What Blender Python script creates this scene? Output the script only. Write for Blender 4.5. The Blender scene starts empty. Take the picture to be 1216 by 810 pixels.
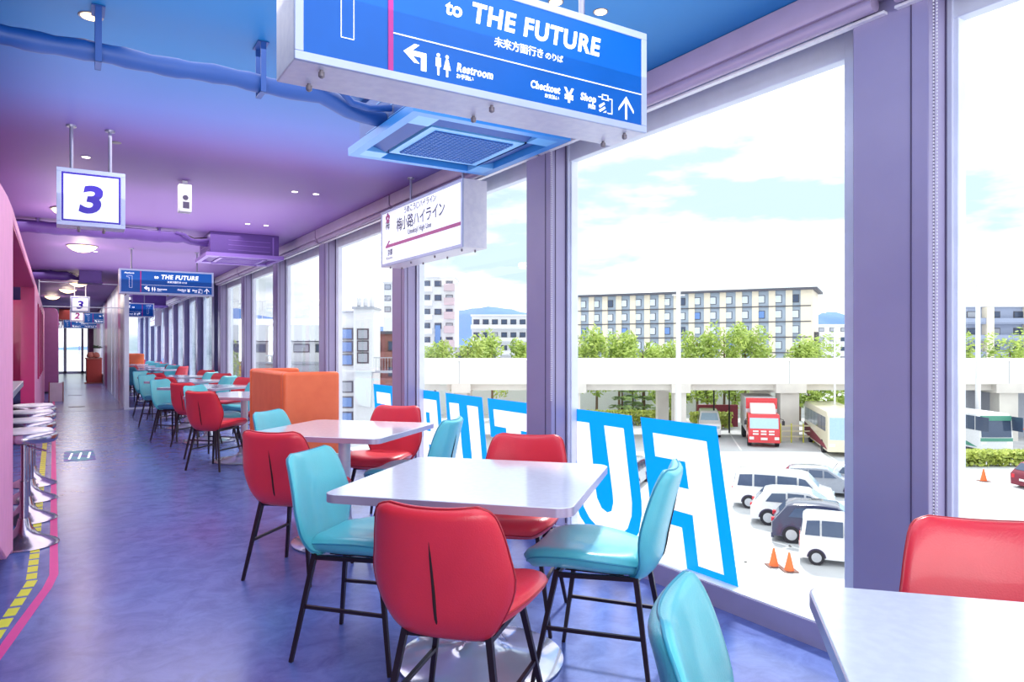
import bpy, math, random
from mathutils import Vector, Matrix
random.seed(7)
C = bpy.context.scene.collection
PI = math.pi

# ------------------------------------------------------------------ camera, sky, sun, exposure
YAW = math.radians(31.9)                     # the camera looks this far to the right of the corridor's axis (+Y)
EYE = 1.24
sc = bpy.context.scene
cam_d = bpy.data.cameras.new('camera'); cam = bpy.data.objects.new('camera', cam_d); C.objects.link(cam)
cam.location = (0, 0, EYE); cam.rotation_euler = (PI/2, 0, -YAW)
cam_d.sensor_width = 36.0; cam_d.lens = 843*36.0/1216; cam_d.shift_y = 7/1216
cam_d.clip_start = 0.02; cam_d.clip_end = 6000
sc.camera = cam
sc.view_settings.view_transform = 'Standard'; sc.view_settings.look = 'None'
sc.view_settings.gamma = 1.0; sc.view_settings.use_curve_mapping = False
sc.view_settings.exposure = 0.35
try:
    sc.cycles.max_bounces = 10; sc.cycles.diffuse_bounces = 6; sc.cycles.transparent_max_bounces = 16
    sc.cycles.sample_clamp_indirect = 6.0
except Exception: pass

w = bpy.data.worlds.new('sky'); sc.world = w; w.use_nodes = True
nt = w.node_tree; nt.nodes.clear()
N = nt.nodes.new; L = nt.links.new
wo = N('ShaderNodeOutputWorld'); bg = N('ShaderNodeBackground'); L(bg.outputs[0], wo.inputs[0])
tc = N('ShaderNodeTexCoord'); mp = N('ShaderNodeMapping'); mp.inputs['Scale'].default_value = (1.0, 1.0, 3.6)
L(tc.outputs['Generated'], mp.inputs[0])
nz = N('ShaderNodeTexNoise'); nz.inputs['Scale'].default_value = 2.6; nz.inputs['Detail'].default_value = 6; nz.inputs['Roughness'].default_value = .55
L(mp.outputs[0], nz.inputs['Vector'])
cr = N('ShaderNodeValToRGB'); L(nz.outputs[0], cr.inputs[0])
cr.color_ramp.elements[0].position = .38; cr.color_ramp.elements[0].color = (.64, .80, .83, 1)
cr.color_ramp.elements[1].position = .54; cr.color_ramp.elements[1].color = (1.7, 1.7, 1.7, 1)
L(cr.outputs[0], bg.inputs[0]); bg.inputs[1].default_value = 1.0

sun_d = bpy.data.lights.new('sun', 'SUN'); sun = bpy.data.objects.new('sun', sun_d); C.objects.link(sun)
sun_d.energy = 3.6; sun_d.angle = math.radians(5); sun_d.color = (1, .96, .9)
sun.rotation_euler = Vector((-.62, -.62, -1.0)).to_track_quat('-Z', 'Y').to_euler()   # light travels from the window side

def area(name, loc, sx, sy, power, col=(1, 1, 1), rot=(0, 0, 0)):
    d = bpy.data.lights.new(name, 'AREA'); d.shape = 'RECTANGLE'; d.size = sx; d.size_y = sy; d.energy = power; d.color = col
    o = bpy.data.objects.new(name, d); C.objects.link(o); o.location = loc; o.rotation_euler = rot
    return o
area('dining_uplight_fill', (1.0, 3.0, 2.2), 2.4, 5.0, 36, (1, .97, .96), (PI, 0, 0))       # unseen uplight added to brighten the ceiling
area('dining_uplight_fill_far', (.9, 11.0, 2.2), 2.4, 8.0, 60, (1, .95, .96), (PI, 0, 0))  # second added uplight, for the far half of the ceiling
area('hall_fill', (1.0, 4.5, 2.62), 1.6, 10.0, 100, (1, .97, .95), (0, 0, 0))  # added overhead fill over the seating, no fitting modelled
area('rear_fill', (-.6, -3.6, 1.5), 5.0, 2.2, 170, (1, .98, .97), (PI/2, 0, 0))  # added fill from behind the camera for the surfaces facing it
area('counter_fill', (-.9, 11, 2.6), 1.0, 10, 60, (1, .93, .93), (0, 0, 0))  # added fill above the bar, no fitting modelled
area('corridor_fill', (.2, 26, 2.6), .8, 16, 90, (1, .95, .97), (0, 0, 0))  # added unseen fill down the far corridor

# ------------------------------------------------------------------ helpers
def lin(c):
    return tuple((x/255/12.92 if x/255 <= .04045 else ((x/255+.055)/1.055)**2.4) for x in c) + (1,)
def mat(name, rgb, rough=.5, metal=0, rgb2=None, scale=8, detail=4, bump=0, bscale=60, emit=0, coat=0, spec=.5, lo=.35, hi=.65):
    m = bpy.data.materials.new(name); m.use_nodes = True
    t = m.node_tree; p = t.nodes['Principled BSDF']
    c = lin(rgb); p.inputs['Base Color'].default_value = c
    p.inputs['Roughness'].default_value = rough; p.inputs['Metallic'].default_value = metal
    p.inputs['Specular IOR Level'].default_value = spec; p.inputs['Coat Weight'].default_value = coat; p.inputs['Coat Roughness'].default_value = .08
    co = t.nodes.new('ShaderNodeTexCoord')
    n = t.nodes.new('ShaderNodeTexNoise'); n.inputs['Scale'].default_value = scale; n.inputs['Detail'].default_value = detail
    t.links.new(co.outputs['Object'], n.inputs['Vector'])
    r = t.nodes.new('ShaderNodeValToRGB'); r.color_ramp.elements[0].position = lo; r.color_ramp.elements[1].position = hi
    c2 = lin(rgb2) if rgb2 else tuple(min(1, v*.93) for v in c[:3]) + (1,)
    r.color_ramp.elements[0].color = c; r.color_ramp.elements[1].color = c2
    t.links.new(n.outputs[0], r.inputs[0]); t.links.new(r.outputs[0], p.inputs['Base Color'])
    if emit:
        t.links.new(r.outputs[0], p.inputs['Emission Color']); p.inputs['Emission Strength'].default_value = emit
    if bump:
        n2 = t.nodes.new('ShaderNodeTexNoise'); n2.inputs['Scale'].default_value = bscale; n2.inputs['Detail'].default_value = 3
        t.links.new(co.outputs['Object'], n2.inputs['Vector'])
        b = t.nodes.new('ShaderNodeBump'); b.inputs['Strength'].default_value = bump; b.inputs['Distance'].default_value = .01
        t.links.new(n2.outputs[0], b.inputs['Height']); t.links.new(b.outputs[0], p.inputs['Normal'])
    return m

class MB:
    def __init__(s): s.v = []; s.f = []
    def add(s, vs, fs):
        k = len(s.v); s.v += [tuple(p) for p in vs]; s.f += [tuple(i+k for i in f) for f in fs]; return s
    def box(s, x0, x1, y0, y1, z0, z1):
        return s.add([(x0,y0,z0),(x1,y0,z0),(x1,y1,z0),(x0,y1,z0),(x0,y0,z1),(x1,y0,z1),(x1,y1,z1),(x0,y1,z1)],
                     [(3,2,1,0),(4,5,6,7),(0,1,5,4),(1,2,6,5),(2,3,7,6),(3,0,4,7)])
    def prism(s, poly, axis, a0, a1):            # poly of (p,q) in the plane across axis
        if a1 < a0: a0, a1 = a1, a0
        def P(p, q, a): return {'x': (a,p,q), 'y': (p,a,q), 'z': (p,q,a)}[axis]
        n = len(poly); vs = [P(p,q,a0) for p,q in poly] + [P(p,q,a1) for p,q in poly]
        ar = sum(poly[i][0]*poly[(i+1)%n][1]-poly[(i+1)%n][0]*poly[i][1] for i in range(n))
        flip = (ar < 0) != (axis == 'y')
        fs = [tuple(range(n-1,-1,-1)), tuple(range(n,2*n))] + [(i,(i+1)%n,n+(i+1)%n,n+i) for i in range(n)]
        if flip: fs = [tuple(reversed(f)) for f in fs]
        return s.add(vs, fs)
    def tube(s, pts, r, n=10, cap=True, r2=None):
        pts = [Vector(p) for p in pts]; rings = []
        up = None
        for i, p in enumerate(pts):
            d = (pts[min(i+1,len(pts)-1)]-pts[max(i-1,0)]).normalized()
            if up is None: up = Vector((0,0,1)) if abs(d.z) < .9 else Vector((1,0,0))
            a = d.cross(up).normalized(); b = a.cross(d).normalized(); up = b
            rr = r if r2 is None else r+(r2-r)*i/(len(pts)-1)
            if isinstance(r, (list, tuple)): rr = r[i]
            rings.append([p+(a*math.cos(2*PI*(k+.5)/n)+b*math.sin(2*PI*(k+.5)/n))*rr for k in range(n)])
        vs = [q for R in rings for q in R]; fs = []
        for i in range(len(rings)-1):
            for k in range(n): fs.append((i*n+k, i*n+(k+1)%n, (i+1)*n+(k+1)%n, (i+1)*n+k))
        if cap: fs += [tuple(range(n-1,-1,-1)), tuple(range((len(rings)-1)*n, len(rings)*n))]
        return s.add(vs, fs)
    def lathe(s, prof, c=(0,0,0), n=40):         # prof of (r,z), bottom to top
        vs = []; fs = []
        for r, z in prof:
            for k in range(n): vs.append((c[0]+r*math.cos(2*PI*k/n), c[1]+r*math.sin(2*PI*k/n), c[2]+z))
        for i in range(len(prof)-1):
            for k in range(n): fs.append((i*n+k, i*n+(k+1)%n, (i+1)*n+(k+1)%n, (i+1)*n+k))
        fs += [tuple(range(n-1,-1,-1)), tuple(range((len(prof)-1)*n, len(prof)*n))]
        return s.add(vs, fs)
    def build(s, name, m, parent=None, smooth=0, bevel=0, bseg=2, sub=0, loc=None):
        me = bpy.data.meshes.new(name); me.from_pydata(s.v, [], s.f); me.update()
        if isinstance(m, (list, tuple)):
            for q in m: me.materials.append(q)
        else: me.materials.append(m)
        if smooth:
            me.shade_smooth(); me.set_sharp_from_angle(angle=math.radians(smooth))
        o = bpy.data.objects.new(name, me); C.objects.link(o)
        if parent: o.parent = parent
        if loc: o.location = loc
        if bevel:
            b = o.modifiers.new('b', 'BEVEL'); b.width = bevel; b.segments = bseg; b.limit_method = 'ANGLE'; b.angle_limit = math.radians(40)
            me.shade_smooth(); me.set_sharp_from_angle(angle=math.radians(50))
        if sub:
            q = o.modifiers.new('s', 'SUBSURF'); q.levels = sub; q.render_levels = sub
        return o
def box(name, m, x0, x1, y0, y1, z0, z1, parent=None, bevel=0):
    return MB().box(x0,x1,y0,y1,z0,z1).build(name, m, parent, bevel=bevel)
def tag(o, label, cat, group=None, kind=None):
    o['label'] = label; o['category'] = cat
    if group: o['group'] = group
    if kind: o['kind'] = kind
    return o
def struct(o, label=None):
    o['kind'] = 'structure'
    if label: o['label'] = label
    return o
def thing(name, label, cat, loc=(0,0,0), rz=0, group=None):
    o = bpy.data.objects.new(name, None); C.objects.link(o); o.location = loc; o.rotation_euler = (0,0,rz); o.empty_display_size = .1
    return tag(o, label, cat, group)
def kids(o, table={}):
    return [c for c in C.objects if c.parent == o]
def dup(o, loc=None, rz=None, label=None, group=None, parent=None, tree=None):
    c = o.copy(); C.objects.link(c)
    if parent: c.parent = parent
    for ch in (tree or TREE(o)): dup(ch, parent=c)
    if loc is not None: c.location = loc
    if rz is not None: c.rotation_euler = (0,0,rz)
    if label: c['label'] = label
    if group: c['group'] = group
    return c
def TREE(o): return list(o.children)
CA, SA = math.cos(YAW), math.sin(YAW)
def W(X, Z, z=0): return (X*CA+Z*SA, -X*SA+Z*CA, z)      # metres right of / ahead of the camera spot -> world

def glyphs(body, size, bold, shear, spacing, depth):
    cu = bpy.data.curves.new('t', 'FONT'); cu.body = body; cu.size = size; cu.offset = bold; cu.shear = shear
    cu.extrude = depth; cu.space_character = spacing; cu.resolution_u = 4
    o = bpy.data.objects.new('t', cu); C.objects.link(o)
    dg = bpy.context.evaluated_depsgraph_get(); dg.update()
    me = bpy.data.meshes.new_from_object(o.evaluated_get(dg)); bpy.data.objects.remove(o)
    return me
def text(body, size, m, parent, x, z, y=-.001, bold=0, shear=0, width=None, name='lettering', depth=.0006):
    """one word as one mesh: Latin words keep their own spacing, Japanese ones stand on an even pitch; width fits the word"""
    mb = MB()
    if max(map(ord, body)) > 255:
        pitch = width/len(body); me = glyphs('国', 1.0, 0, 0, 1, 0); xs = [v.co.x for v in me.vertices]; size = pitch*.86/(max(xs)-min(xs)); bpy.data.meshes.remove(me)
        for i, ch in enumerate(body):
            me = glyphs(ch, size, 0, shear, 1, depth); xs = [v.co.x for v in me.vertices]
            off = i*pitch+pitch/2-(min(xs)+max(xs))/2
            for dx, dz in ((-1,0),(1,0),(0,-1),(0,1)) if bold else ((0,0),):       # heavier strokes
                mb.add([(v.co.x+off+dx*bold, v.co.y+dz*bold, v.co.z+.00004*(dx+2*dz)) for v in me.vertices], [tuple(p.vertices) for p in me.polygons])
            bpy.data.meshes.remove(me)
    else:
        me = glyphs(body, size, bold, shear, 1.12 if len(body) > 3 else 1, depth); xs = [v.co.x for v in me.vertices]; a = min(xs); k = width/(max(xs)-a) if width else 1
        mb.add([((v.co.x-a)*k, v.co.y, v.co.z) for v in me.vertices], [tuple(p.vertices) for p in me.polygons]); bpy.data.meshes.remove(me)
    t = mb.build(name, m, parent); t.rotation_euler = (PI/2, 0, 0); t.location = (x, y, z)
    return t

# ------------------------------------------------------------------ materials
M = {}
def floor_mat():
    m = bpy.data.materials.new('floor_vinyl'); m.use_nodes = True; t = m.node_tree; p = t.nodes['Principled BSDF']
    co = t.nodes.new('ShaderNodeTexCoord')
    a = t.nodes.new('ShaderNodeTexNoise'); a.inputs['Scale'].default_value = .55; a.inputs['Detail'].default_value = 3
    b = t.nodes.new('ShaderNodeTexNoise'); b.inputs['Scale'].default_value = 7; b.inputs['Detail'].default_value = 9; b.inputs['Roughness'].default_value = .7; b.inputs['Distortion'].default_value = .6
    for q in (a, b): t.links.new(co.outputs['Object'], q.inputs['Vector'])
    r1 = t.nodes.new('ShaderNodeValToRGB'); r1.color_ramp.elements[0].position = .4; r1.color_ramp.elements[1].position = .62
    r1.color_ramp.elements[0].color = lin((96,118,186)); r1.color_ramp.elements[1].color = lin((102,106,174))
    r2 = t.nodes.new('ShaderNodeValToRGB'); r2.color_ramp.elements[0].position = .34; r2.color_ramp.elements[1].position = .6
    r2.color_ramp.elements[0].color = (.62,.62,.70,1); r2.color_ramp.elements[1].color = (1,1,1,1)
    mx = t.nodes.new('ShaderNodeMix'); mx.data_type = 'RGBA'; mx.blend_type = 'MULTIPLY'; mx.inputs[0].default_value = 1
    t.links.new(a.outputs[0], r1.inputs[0]); t.links.new(b.outputs[0], r2.inputs[0])
    t.links.new(r1.outputs[0], mx.inputs[6]); t.links.new(r2.outputs[0], mx.inputs[7]); t.links.new(mx.outputs[2], p.inputs['Base Color'])
    mr = t.nodes.new('ShaderNodeMapRange'); mr.inputs['To Min'].default_value = .20; mr.inputs['To Max'].default_value = .29
    t.links.new(b.outputs[0], mr.inputs[0]); t.links.new(mr.outputs[0], p.inputs['Roughness'])
    p.inputs['Specular IOR Level'].default_value = .6
    return m
M['floor'] = floor_mat()
def ceil_mat():                                             # ceiling colour blends from blue to purple along the hall
    m = bpy.data.materials.new('ceiling_colour'); m.use_nodes = True; t = m.node_tree; p = t.nodes['Principled BSDF']
    co = t.nodes.new('ShaderNodeTexCoord'); s = t.nodes.new('ShaderNodeSeparateXYZ'); t.links.new(co.outputs['Object'], s.inputs[0])
    n = t.nodes.new('ShaderNodeTexNoise'); n.inputs['Scale'].default_value = .8; t.links.new(co.outputs['Object'], n.inputs['Vector'])
    ad = t.nodes.new('ShaderNodeMath'); ad.operation = 'MULTIPLY_ADD'; ad.inputs[1].default_value = .5
    t.links.new(n.outputs[0], ad.inputs[0]); t.links.new(s.outputs[1], ad.inputs[2])
    mr = t.nodes.new('ShaderNodeMapRange'); mr.inputs['From Min'].default_value = 4.0; mr.inputs['From Max'].default_value = 6.0
    t.links.new(ad.outputs[0], mr.inputs[0])
    r = t.nodes.new('ShaderNodeValToRGB'); r.color_ramp.elements[0].color = lin((4,104,168)); r.color_ramp.elements[1].color = lin((128,94,166))
    e = r.color_ramp.elements.new(.45); e.color = lin((88,112,184))
    t.links.new(mr.outputs[0], r.inputs[0]); t.links.new(r.outputs[0], p.inputs['Base Color']); p.inputs['Roughness'].default_value = .55
    return m
M['ceiling'] = ceil_mat()
M['white_wall'] = mat('white_wall', (214,208,226), .7)
M['column'] = mat('column_metal', (150,142,176), .38, .1, (144,136,172), 3)
M['column_light'] = mat('column_light', (206,210,230), .35, .1)
M['frame'] = mat('window_frame_metal', (216,222,236), .3, .1)
M['groove'] = mat('dark_groove', (70,60,92), .5)
M['sill'] = mat('sill_metal', (156,150,184), .35, .1)
M['sill_top_sunlit'] = mat('sill_top_sunlit', (222,226,238), .35, .1)  # sunlight put into the colour: top paler than the sill front
M['blind'] = mat('blind_box', (164,148,178), .4, .1)
M['pink'] = mat('pink_paint', (236,160,198), .6, spec=.3)
M['magenta'] = mat('magenta_paint', (190,14,106), .45, coat=.2)
M['mauve'] = mat('mauve_paint', (170,86,150), .4, coat=.2)
M['white'] = mat('white_laminate', (222,229,240), .16, coat=.4, scale=40)
M['edge'] = mat('table_edge', (178,166,190), .3, .3)
M['steel'] = mat('steel_top', (150,150,172), .3, .5)
M['chrome'] = mat('chrome', (176,168,184), .2, .95)
M['alu'] = mat('brushed_aluminium', (226,224,230), .36, .1, (216,214,224), 30)
M['signframe'] = mat('sign_frame', (172,184,214), .35, .1)
M['base'] = mat('table_base_enamel', (206,212,232), .12, .4, coat=.5)
M['red'] = mat('red_leather', (222,50,66), .36, coat=.15, bump=.12, bscale=220, spec=.5)
M['red2'] = mat('red_leather_edge', (170,28,44), .4)
M['teal'] = mat('teal_leather', (92,194,204), .34, coat=.2, bump=.12, bscale=220)
M['teal2'] = mat('teal_leather_edge', (48,146,172), .4)
M['black'] = mat('black_steel', (44,30,42), .4, .3)
M['dark'] = mat('dark_gap', (40,14,22), .8)
M['orange'] = mat('orange_upholstery', (232,112,66), .5, rgb2=(226,104,60))
M['signblue'] = mat('sign_blue', (0,86,170), .4, emit=.06, spec=.3)
M['signwhite'] = mat('sign_white_light', (232,240,252), .3, emit=.35)
M['letter'] = mat('sign_letter_white', (250,252,255), .4, emit=.6)
M['magline'] = mat('sign_magenta_line', (170,26,128), .4, emit=.02)
M['ink'] = mat('sign_ink', (44,52,92), .5)
M['purpleink'] = mat('sign_purple', (44,10,168), .4, emit=.05)
M['acblue'] = mat('ac_blue', (84,146,204), .4)
M['acblue2'] = mat('ac_deep_blue', (4,62,134), .5)
M['acpurple'] = mat('ac_purple', (132,100,184), .4)
M['acpurple2'] = mat('ac_deep_purple', (84,52,132), .5)
def film(name, rgb):                                           # printed window film: daylight shines through it
    m = mat(name, rgb, .5, scale=.5); t = m.node_tree; p = t.nodes['Principled BSDF']
    tl = t.nodes.new('ShaderNodeBsdfTranslucent'); tl.inputs[0].default_value = lin(rgb); x = t.nodes.new('ShaderNodeMixShader'); x.inputs[0].default_value = .6
    o = t.nodes['Material Output']; t.links.new(p.outputs[0], x.inputs[1]); t.links.new(tl.outputs[0], x.inputs[2]); t.links.new(x.outputs[0], o.inputs[0])
    return m
M['glassblue'] = film('film_blue', (0,146,255))
M['frosted'] = film('frosted_white', (250,250,252))
M['glasspink'] = film('film_white', (254,244,252))
M['yellow'] = mat('yellow_tape', (226,226,60), .5)
M['pinktape'] = mat('pink_tape', (224,60,150), .45)
M['lampglow'] = mat('lamp_glow', (255,226,170), .5, emit=3.0)
M['lampwhite'] = mat('lamp_white', (255,250,245), .5, emit=4.0)
M['brass'] = mat('brass_rim', (136,128,134), .4, .4)
M['wood'] = mat('walnut_panel', (84,60,52), .5, rgb2=(60,44,40), scale=3)
M['redbox'] = mat('red_lacquer', (150,30,26), .4)
M['clay'] = mat('brown_pot', (150,76,66), .6)
M['leafd'] = mat('plant_leaf', (70,84,60), .6)
M['mirror'] = mat('mirror_glass', (214,222,236), .01, 1.0)
# outdoors
M['asphalt'] = mat('asphalt', (200,202,205), .9, rgb2=(190,192,197), scale=.5)
M['line'] = mat('road_paint', (240,240,240), .8)
M['concrete'] = mat('viaduct_concrete', (248,244,236), .85, rgb2=(242,238,228), scale=.4)
M['concrete2'] = mat('viaduct_pier', (226,221,213), .85, rgb2=(214,208,202), scale=.6)
M['cream'] = mat('cream_tile', (240,228,208), .8)
M['slate'] = mat('slate_panel', (170,184,202), .7)
M['darkroof'] = mat('dark_eave', (92,92,104), .7)
M['bwhite'] = mat('building_white', (228,229,234), .8)
M['bgrey'] = mat('building_grey', (170,174,186), .8)
M['brown'] = mat('brown_wall', (150,104,100), .8)
M['bluebalc'] = mat('balcony_blue', (158,168,196), .7)
M['winglass'] = mat('window_reflective', (214,224,238), .15, .2)
M['windark'] = mat('window_dark', (70,84,112), .15, .2)
M['winblue'] = mat('window_blue', (110,146,206), .15, .2)
M['winframe'] = mat('window_bronze', (86,84,92), .6)
M['leaf'] = mat('tree_leaf', (190,208,104), .7, rgb2=(144,170,84), scale=1.2)
M['leaf2'] = mat('pine_leaf', (130,158,100), .7, rgb2=(160,184,110), scale=1.2)
M['hedge'] = mat('hedge_leaf', (196,206,100), .7, rgb2=(156,172,84), scale=2)
M['bark'] = mat('bark', (110,90,72), .9)
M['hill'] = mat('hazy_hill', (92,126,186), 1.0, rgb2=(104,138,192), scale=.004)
M['carwhite'] = mat('car_white', (240,240,242), .22, coat=.6)
M['cardark'] = mat('car_navy', (52,58,92), .22, coat=.6)
M['cargrey'] = mat('car_grey', (150,156,170), .25, coat=.5)
M['carred'] = mat('car_red', (222,46,58), .25, coat=.6)
M['carglass'] = mat('car_glass', (78,92,118), .08, .2)
M['screen'] = mat('windscreen', (176,204,224), .08, .2)
M['tyre'] = mat('tyre', (48,46,54), .8)
M['hub'] = mat('wheel_hub', (200,202,208), .3, .6)
M['tail'] = mat('tail_lamp', (216,30,50), .3)
M['cone'] = mat('cone_orange', (255,120,60), .5)
M['coneD'] = mat('cone_foot', (120,80,70), .7)
M['green'] = mat('bus_green', (80,150,130), .4)
M['cream2'] = mat('bus_cream', (232,224,196), .3, coat=.4)
M['maroon'] = mat('maroon_wall', (130,48,66), .7)

gm = bpy.data.materials.new('pane_glass'); gm.use_nodes = True
t = gm.node_tree; t.nodes.clear()
o_ = t.nodes.new('ShaderNodeOutputMaterial'); mx = t.nodes.new('ShaderNodeMixShader'); tr = t.nodes.new('ShaderNodeBsdfTransparent'); gl = t.nodes.new('ShaderNodeBsdfGlossy')
lw_ = t.nodes.new('ShaderNodeLayerWeight'); lw_.inputs[0].default_value = .5; lw = t.nodes.new('ShaderNodeMath'); lw.operation = 'POWER'; lw.inputs[1].default_value = 5.0; t.links.new(lw_.outputs['Facing'], lw.inputs[0])
tr.inputs[0].default_value = (.97,.99,1,1); gl.inputs['Roughness'].default_value = .0
t.links.new(lw.outputs[0], mx.inputs[0]); t.links.new(tr.outputs[0], mx.inputs[1]); t.links.new(gl.outputs[0], mx.inputs[2]); t.links.new(mx.outputs[0], o_.inputs[0])
M['glass'] = gm

# ------------------------------------------------------------------ room shell
YM = 16.0                                                     # mirrored glass partition closes the seating here
XG = 2.79; XC = 2.61; HC = 2.655
fl = struct(MB().box(-5, 2.84, -4.2, 39, -.3, 0).build('floor', M['floor']))
ce = struct(MB().box(-5, 2.84, -4.2, 39, HC, HC+.25).build('ceiling', M['ceiling']))
struct(box('wall_left', M['wood'], -5.2, -5, -4.2, 39, 0, HC))
# the end wall of the long corridor with its glass doors
ew = MB(); ew.box(-5, -.62, 39, 39.2, 0, HC); ew.box(.75, .95, 39, 39.2, 0, HC); ew.box(-.62, .75, 39, 39.2, 2.3, HC)
struct(ew.build('wall_end', M['mauve']))
dr = struct(MB().box(-.62,-.56,39,39.1,0,2.3).box(-.26,-.14,39,39.1,0,2.3).box(.44,.54,39,39.1,0,2.3).box(.69,.75,39,39.1,0,2.3).box(-.62,.75,39,39.1,2.24,2.3).box(-.62,.75,39,39.1,0,.1).build('door_1', M['frame']))
MB().box(-.56,.69,39.04,39.05,.1,2.24).build('door_pane', M['glass'], dr)
MB().tube([(.36,38.95,.9),(.36,38.95,1.3)],.015).build('door_handle', M['chrome'], dr)
# side partition beyond the mirror wall: white posts and mauve panels
pw = MB(); pw.box(.93, 1.05, 30, 39, 0, HC); pw.box(.93,1.05,17.5,18.6,0,HC); pw.box(.93,1.05,24,26,0,HC)
struct(pw.build('wall_partition', M['mauve']))
pq = MB()
for a_, b_ in ((16.0,16.5),(16.6,17.5),(18.6,19.6),(19.8,21.3),(21.5,24),(26,27),(28.9,30)): pq.box(.925,.985,a_,b_,0,HC)
pq.box(.95,1.02,26,30,0,.3); pq.box(.95,1.02,26,30,2.2,HC)
pq.box(.905,.99,15.93,16.06,0,HC)
struct(pq.build('trim_1', M['frame']))
struct(MB().box(.99,2.95,YM,YM+.05,0,HC).build('wall_mirror', M['mirror']))
struct(MB().box(.92,2.79,YM-.03,YM,0,.035).build('trim_2', M['frame']))
tp = MB()
for z_ in (2.0,2.46): tp.box(-.5,.93,YM-.01,YM+.01,z_,z_+.014)
tp.box(-.5,-.485,YM-.01,YM+.01,0,HC)
struct(tp.build('trim_3', M['frame']))
rr = MB().box(-5,2.95,-4.3,-4.2,0,.5)
for x_ in (-4.9,-2.5,0,2.6): rr.box(x_,x_+.15,-4.3,-4.2,.5,HC)
struct(rr.build('wall_rear', M['white_wall']))

# window wall: columns, sills, blind boxes, panes
K0 = -2
ycol = [1.37+2.35*k for k in range(K0, 7)]
for i, y in enumerate(ycol):
    c = MB().box(XC, 2.80, y, y+.29, 0, HC)
    c = struct(c.build('column', M['column'], bevel=.004), 'lilac grey steel window column')
    g = MB().box(XC+.03,XC+.036,y-.003,y,.1,HC).box(XC+.11,XC+.12,y-.003,y,.1,HC).box(XC-.003,XC,y+.06,y+.064,.1,HC)
    g.build('groove', M['groove'], c)
    MB().box(XC+.12,XG-.01,y-.02,y,.07,HC).build('side_trim', M['column_light'], c)
for i in range(len(ycol)):
    y0 = ycol[i]+.29; y1 = ycol[i+1] if i+1 < len(ycol) else YM
    if y1-y0 < .2: continue
    wn = MB()
    wn.box(2.73,2.80,y0,y0+.115,.05,HC); wn.box(2.745,2.80,y1-.035,y1,.05,HC); wn.box(2.74,2.80,y0,y1,2.44,HC); wn.box(2.76,2.80,y0,y1,.02,.06)
    wf = struct(wn.build('window_%d' % (i+1), M['frame'], bevel=.004))
    MB().box(XG,XG+.008,y0+.08,y1-.04,.06,2.45).build('window_pane', M['glass'], wf)
sl = MB().prism([(XC,0),(2.84,0),(2.84,.045),(2.79,.05),(2.76,.06),(XC+.012,.1),(XC,.1)],'y',ycol[0],YM)
sl = struct(sl.build('sill', M['sill']), 'low metal sill along the window wall')
MB().prism([(XC+.006,.1),(2.76,.061),(2.80,.052),(2.80,.056),(2.76,.066),(XC+.006,.106)],'y',ycol[0],YM-.05).build('sill_cap', M['sill_top_sunlit'], sl)
for k in range(5):
    yv = 2.41+2.35*k
    MB().box(XC-.004,XC+.002,yv,yv+.13,.022,.06).build('vent_grille', M['groove'], sl)
bl0 = None
for i, y in enumerate(ycol[:-1]):
    y0 = y+.15; y1 = y0+2.33
    lab = 'roller blind box at the window head, bay %d' % i
    if bl0 is None:
        r = thing('roller_blind', lab, 'blind', (2.55, 0, 0), 0, 'roller blinds along the window head')
        MB().prism([(0,2.56),(.01,2.545),(.09,2.545),(.09,HC-.002),(0,HC-.002)],'y',0,2.31).build('headbox', M['blind'], r, bevel=.003)
        MB().tube([(.045,.02,2.525),(.045,2.29,2.525)],.028,14).build('rolled_fabric', M['blind'], r, smooth=40)
        MB().box(.07,.1,.0,2.31,2.49,2.5).build('bottom_bar', M['alu'], r)
        bl0 = r
    else: r = dup(bl0)
    r.location = (2.515, y0, 0)
names = ['behind the camera on the right', 'above the right edge table', 'above the big letters F and U', 'above the letters T, U and R', 'above the letter E and the white tower', 'beside the far ceiling air conditioner', 'past the second blue hanging sign', 'nearest to the mirrored end wall']
for r, nm in zip([o for o in C.objects if o.name.startswith('roller_blind')], names): r['label'] = 'mauve roller blind box at the window head, ' + nm
# bead chains hanging at the near column
def chain(x, y, z0, z1, lab):
    m = MB(); z = z0
    while z < z1:
        m.lathe([(.001,-.004),(.0026,-.002),(.0026,.002),(.001,.004)], (x,y,z), 6); m.lathe([(.001,-.004),(.0026,-.002),(.0026,.002),(.001,.004)], (x,y-.012,z), 6); z += .012
    return tag(m.build('bead_chain', M['alu'], smooth=60), lab, 'blind chain', 'blind pull chains')
chain(2.60, 1.348, .5, 2.55, 'white bead pull chain hanging down the big near column')
chain(2.60, 3.71, .9, 2.5, 'white bead pull chain hanging beside the column between letters T and U')

# painted floor marks, part of the floor
def strip(pts, wd, m, name, lab=None, z=.0015):
    mb = MB()
    L_, R_ = [], []
    for i, p in enumerate(pts):
        a = Vector(pts[max(i-1,0)]); b = Vector(pts[min(i+1,len(pts)-1)]); d = (b-a).normalized(); n = Vector((-d.y,d.x))
        L_.append((p[0]+n.x*wd/2,p[1]+n.y*wd/2)); R_.append((p[0]-n.x*wd/2,p[1]-n.y*wd/2))
    for i in range(len(pts)-1): mb.prism([L_[i],R_[i],R_[i+1],L_[i+1]],'z',-.001,z)
    o = mb.build(name, m, fl)
    if lab: o['label'] = lab
    return o
strip([(-2.5,3.2),(-.9,3.2),(-.26,3.40),(-.22,3.66),(-.10,4.36),(-.075,4.6),(-.34,20.5)], .042, M['pinktape'], 'pink_line', 'pink guide line on the floor')
yp = [(-1.6,3.55),(-.27,3.75),(-.175,4.5),(-.18,5.1),(-.335,14.5)]
segs = []; mb = MB(); acc = 0
tot = sum((Vector(yp[i+1])-Vector(yp[i])).length for i in range(len(yp)-1))
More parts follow.
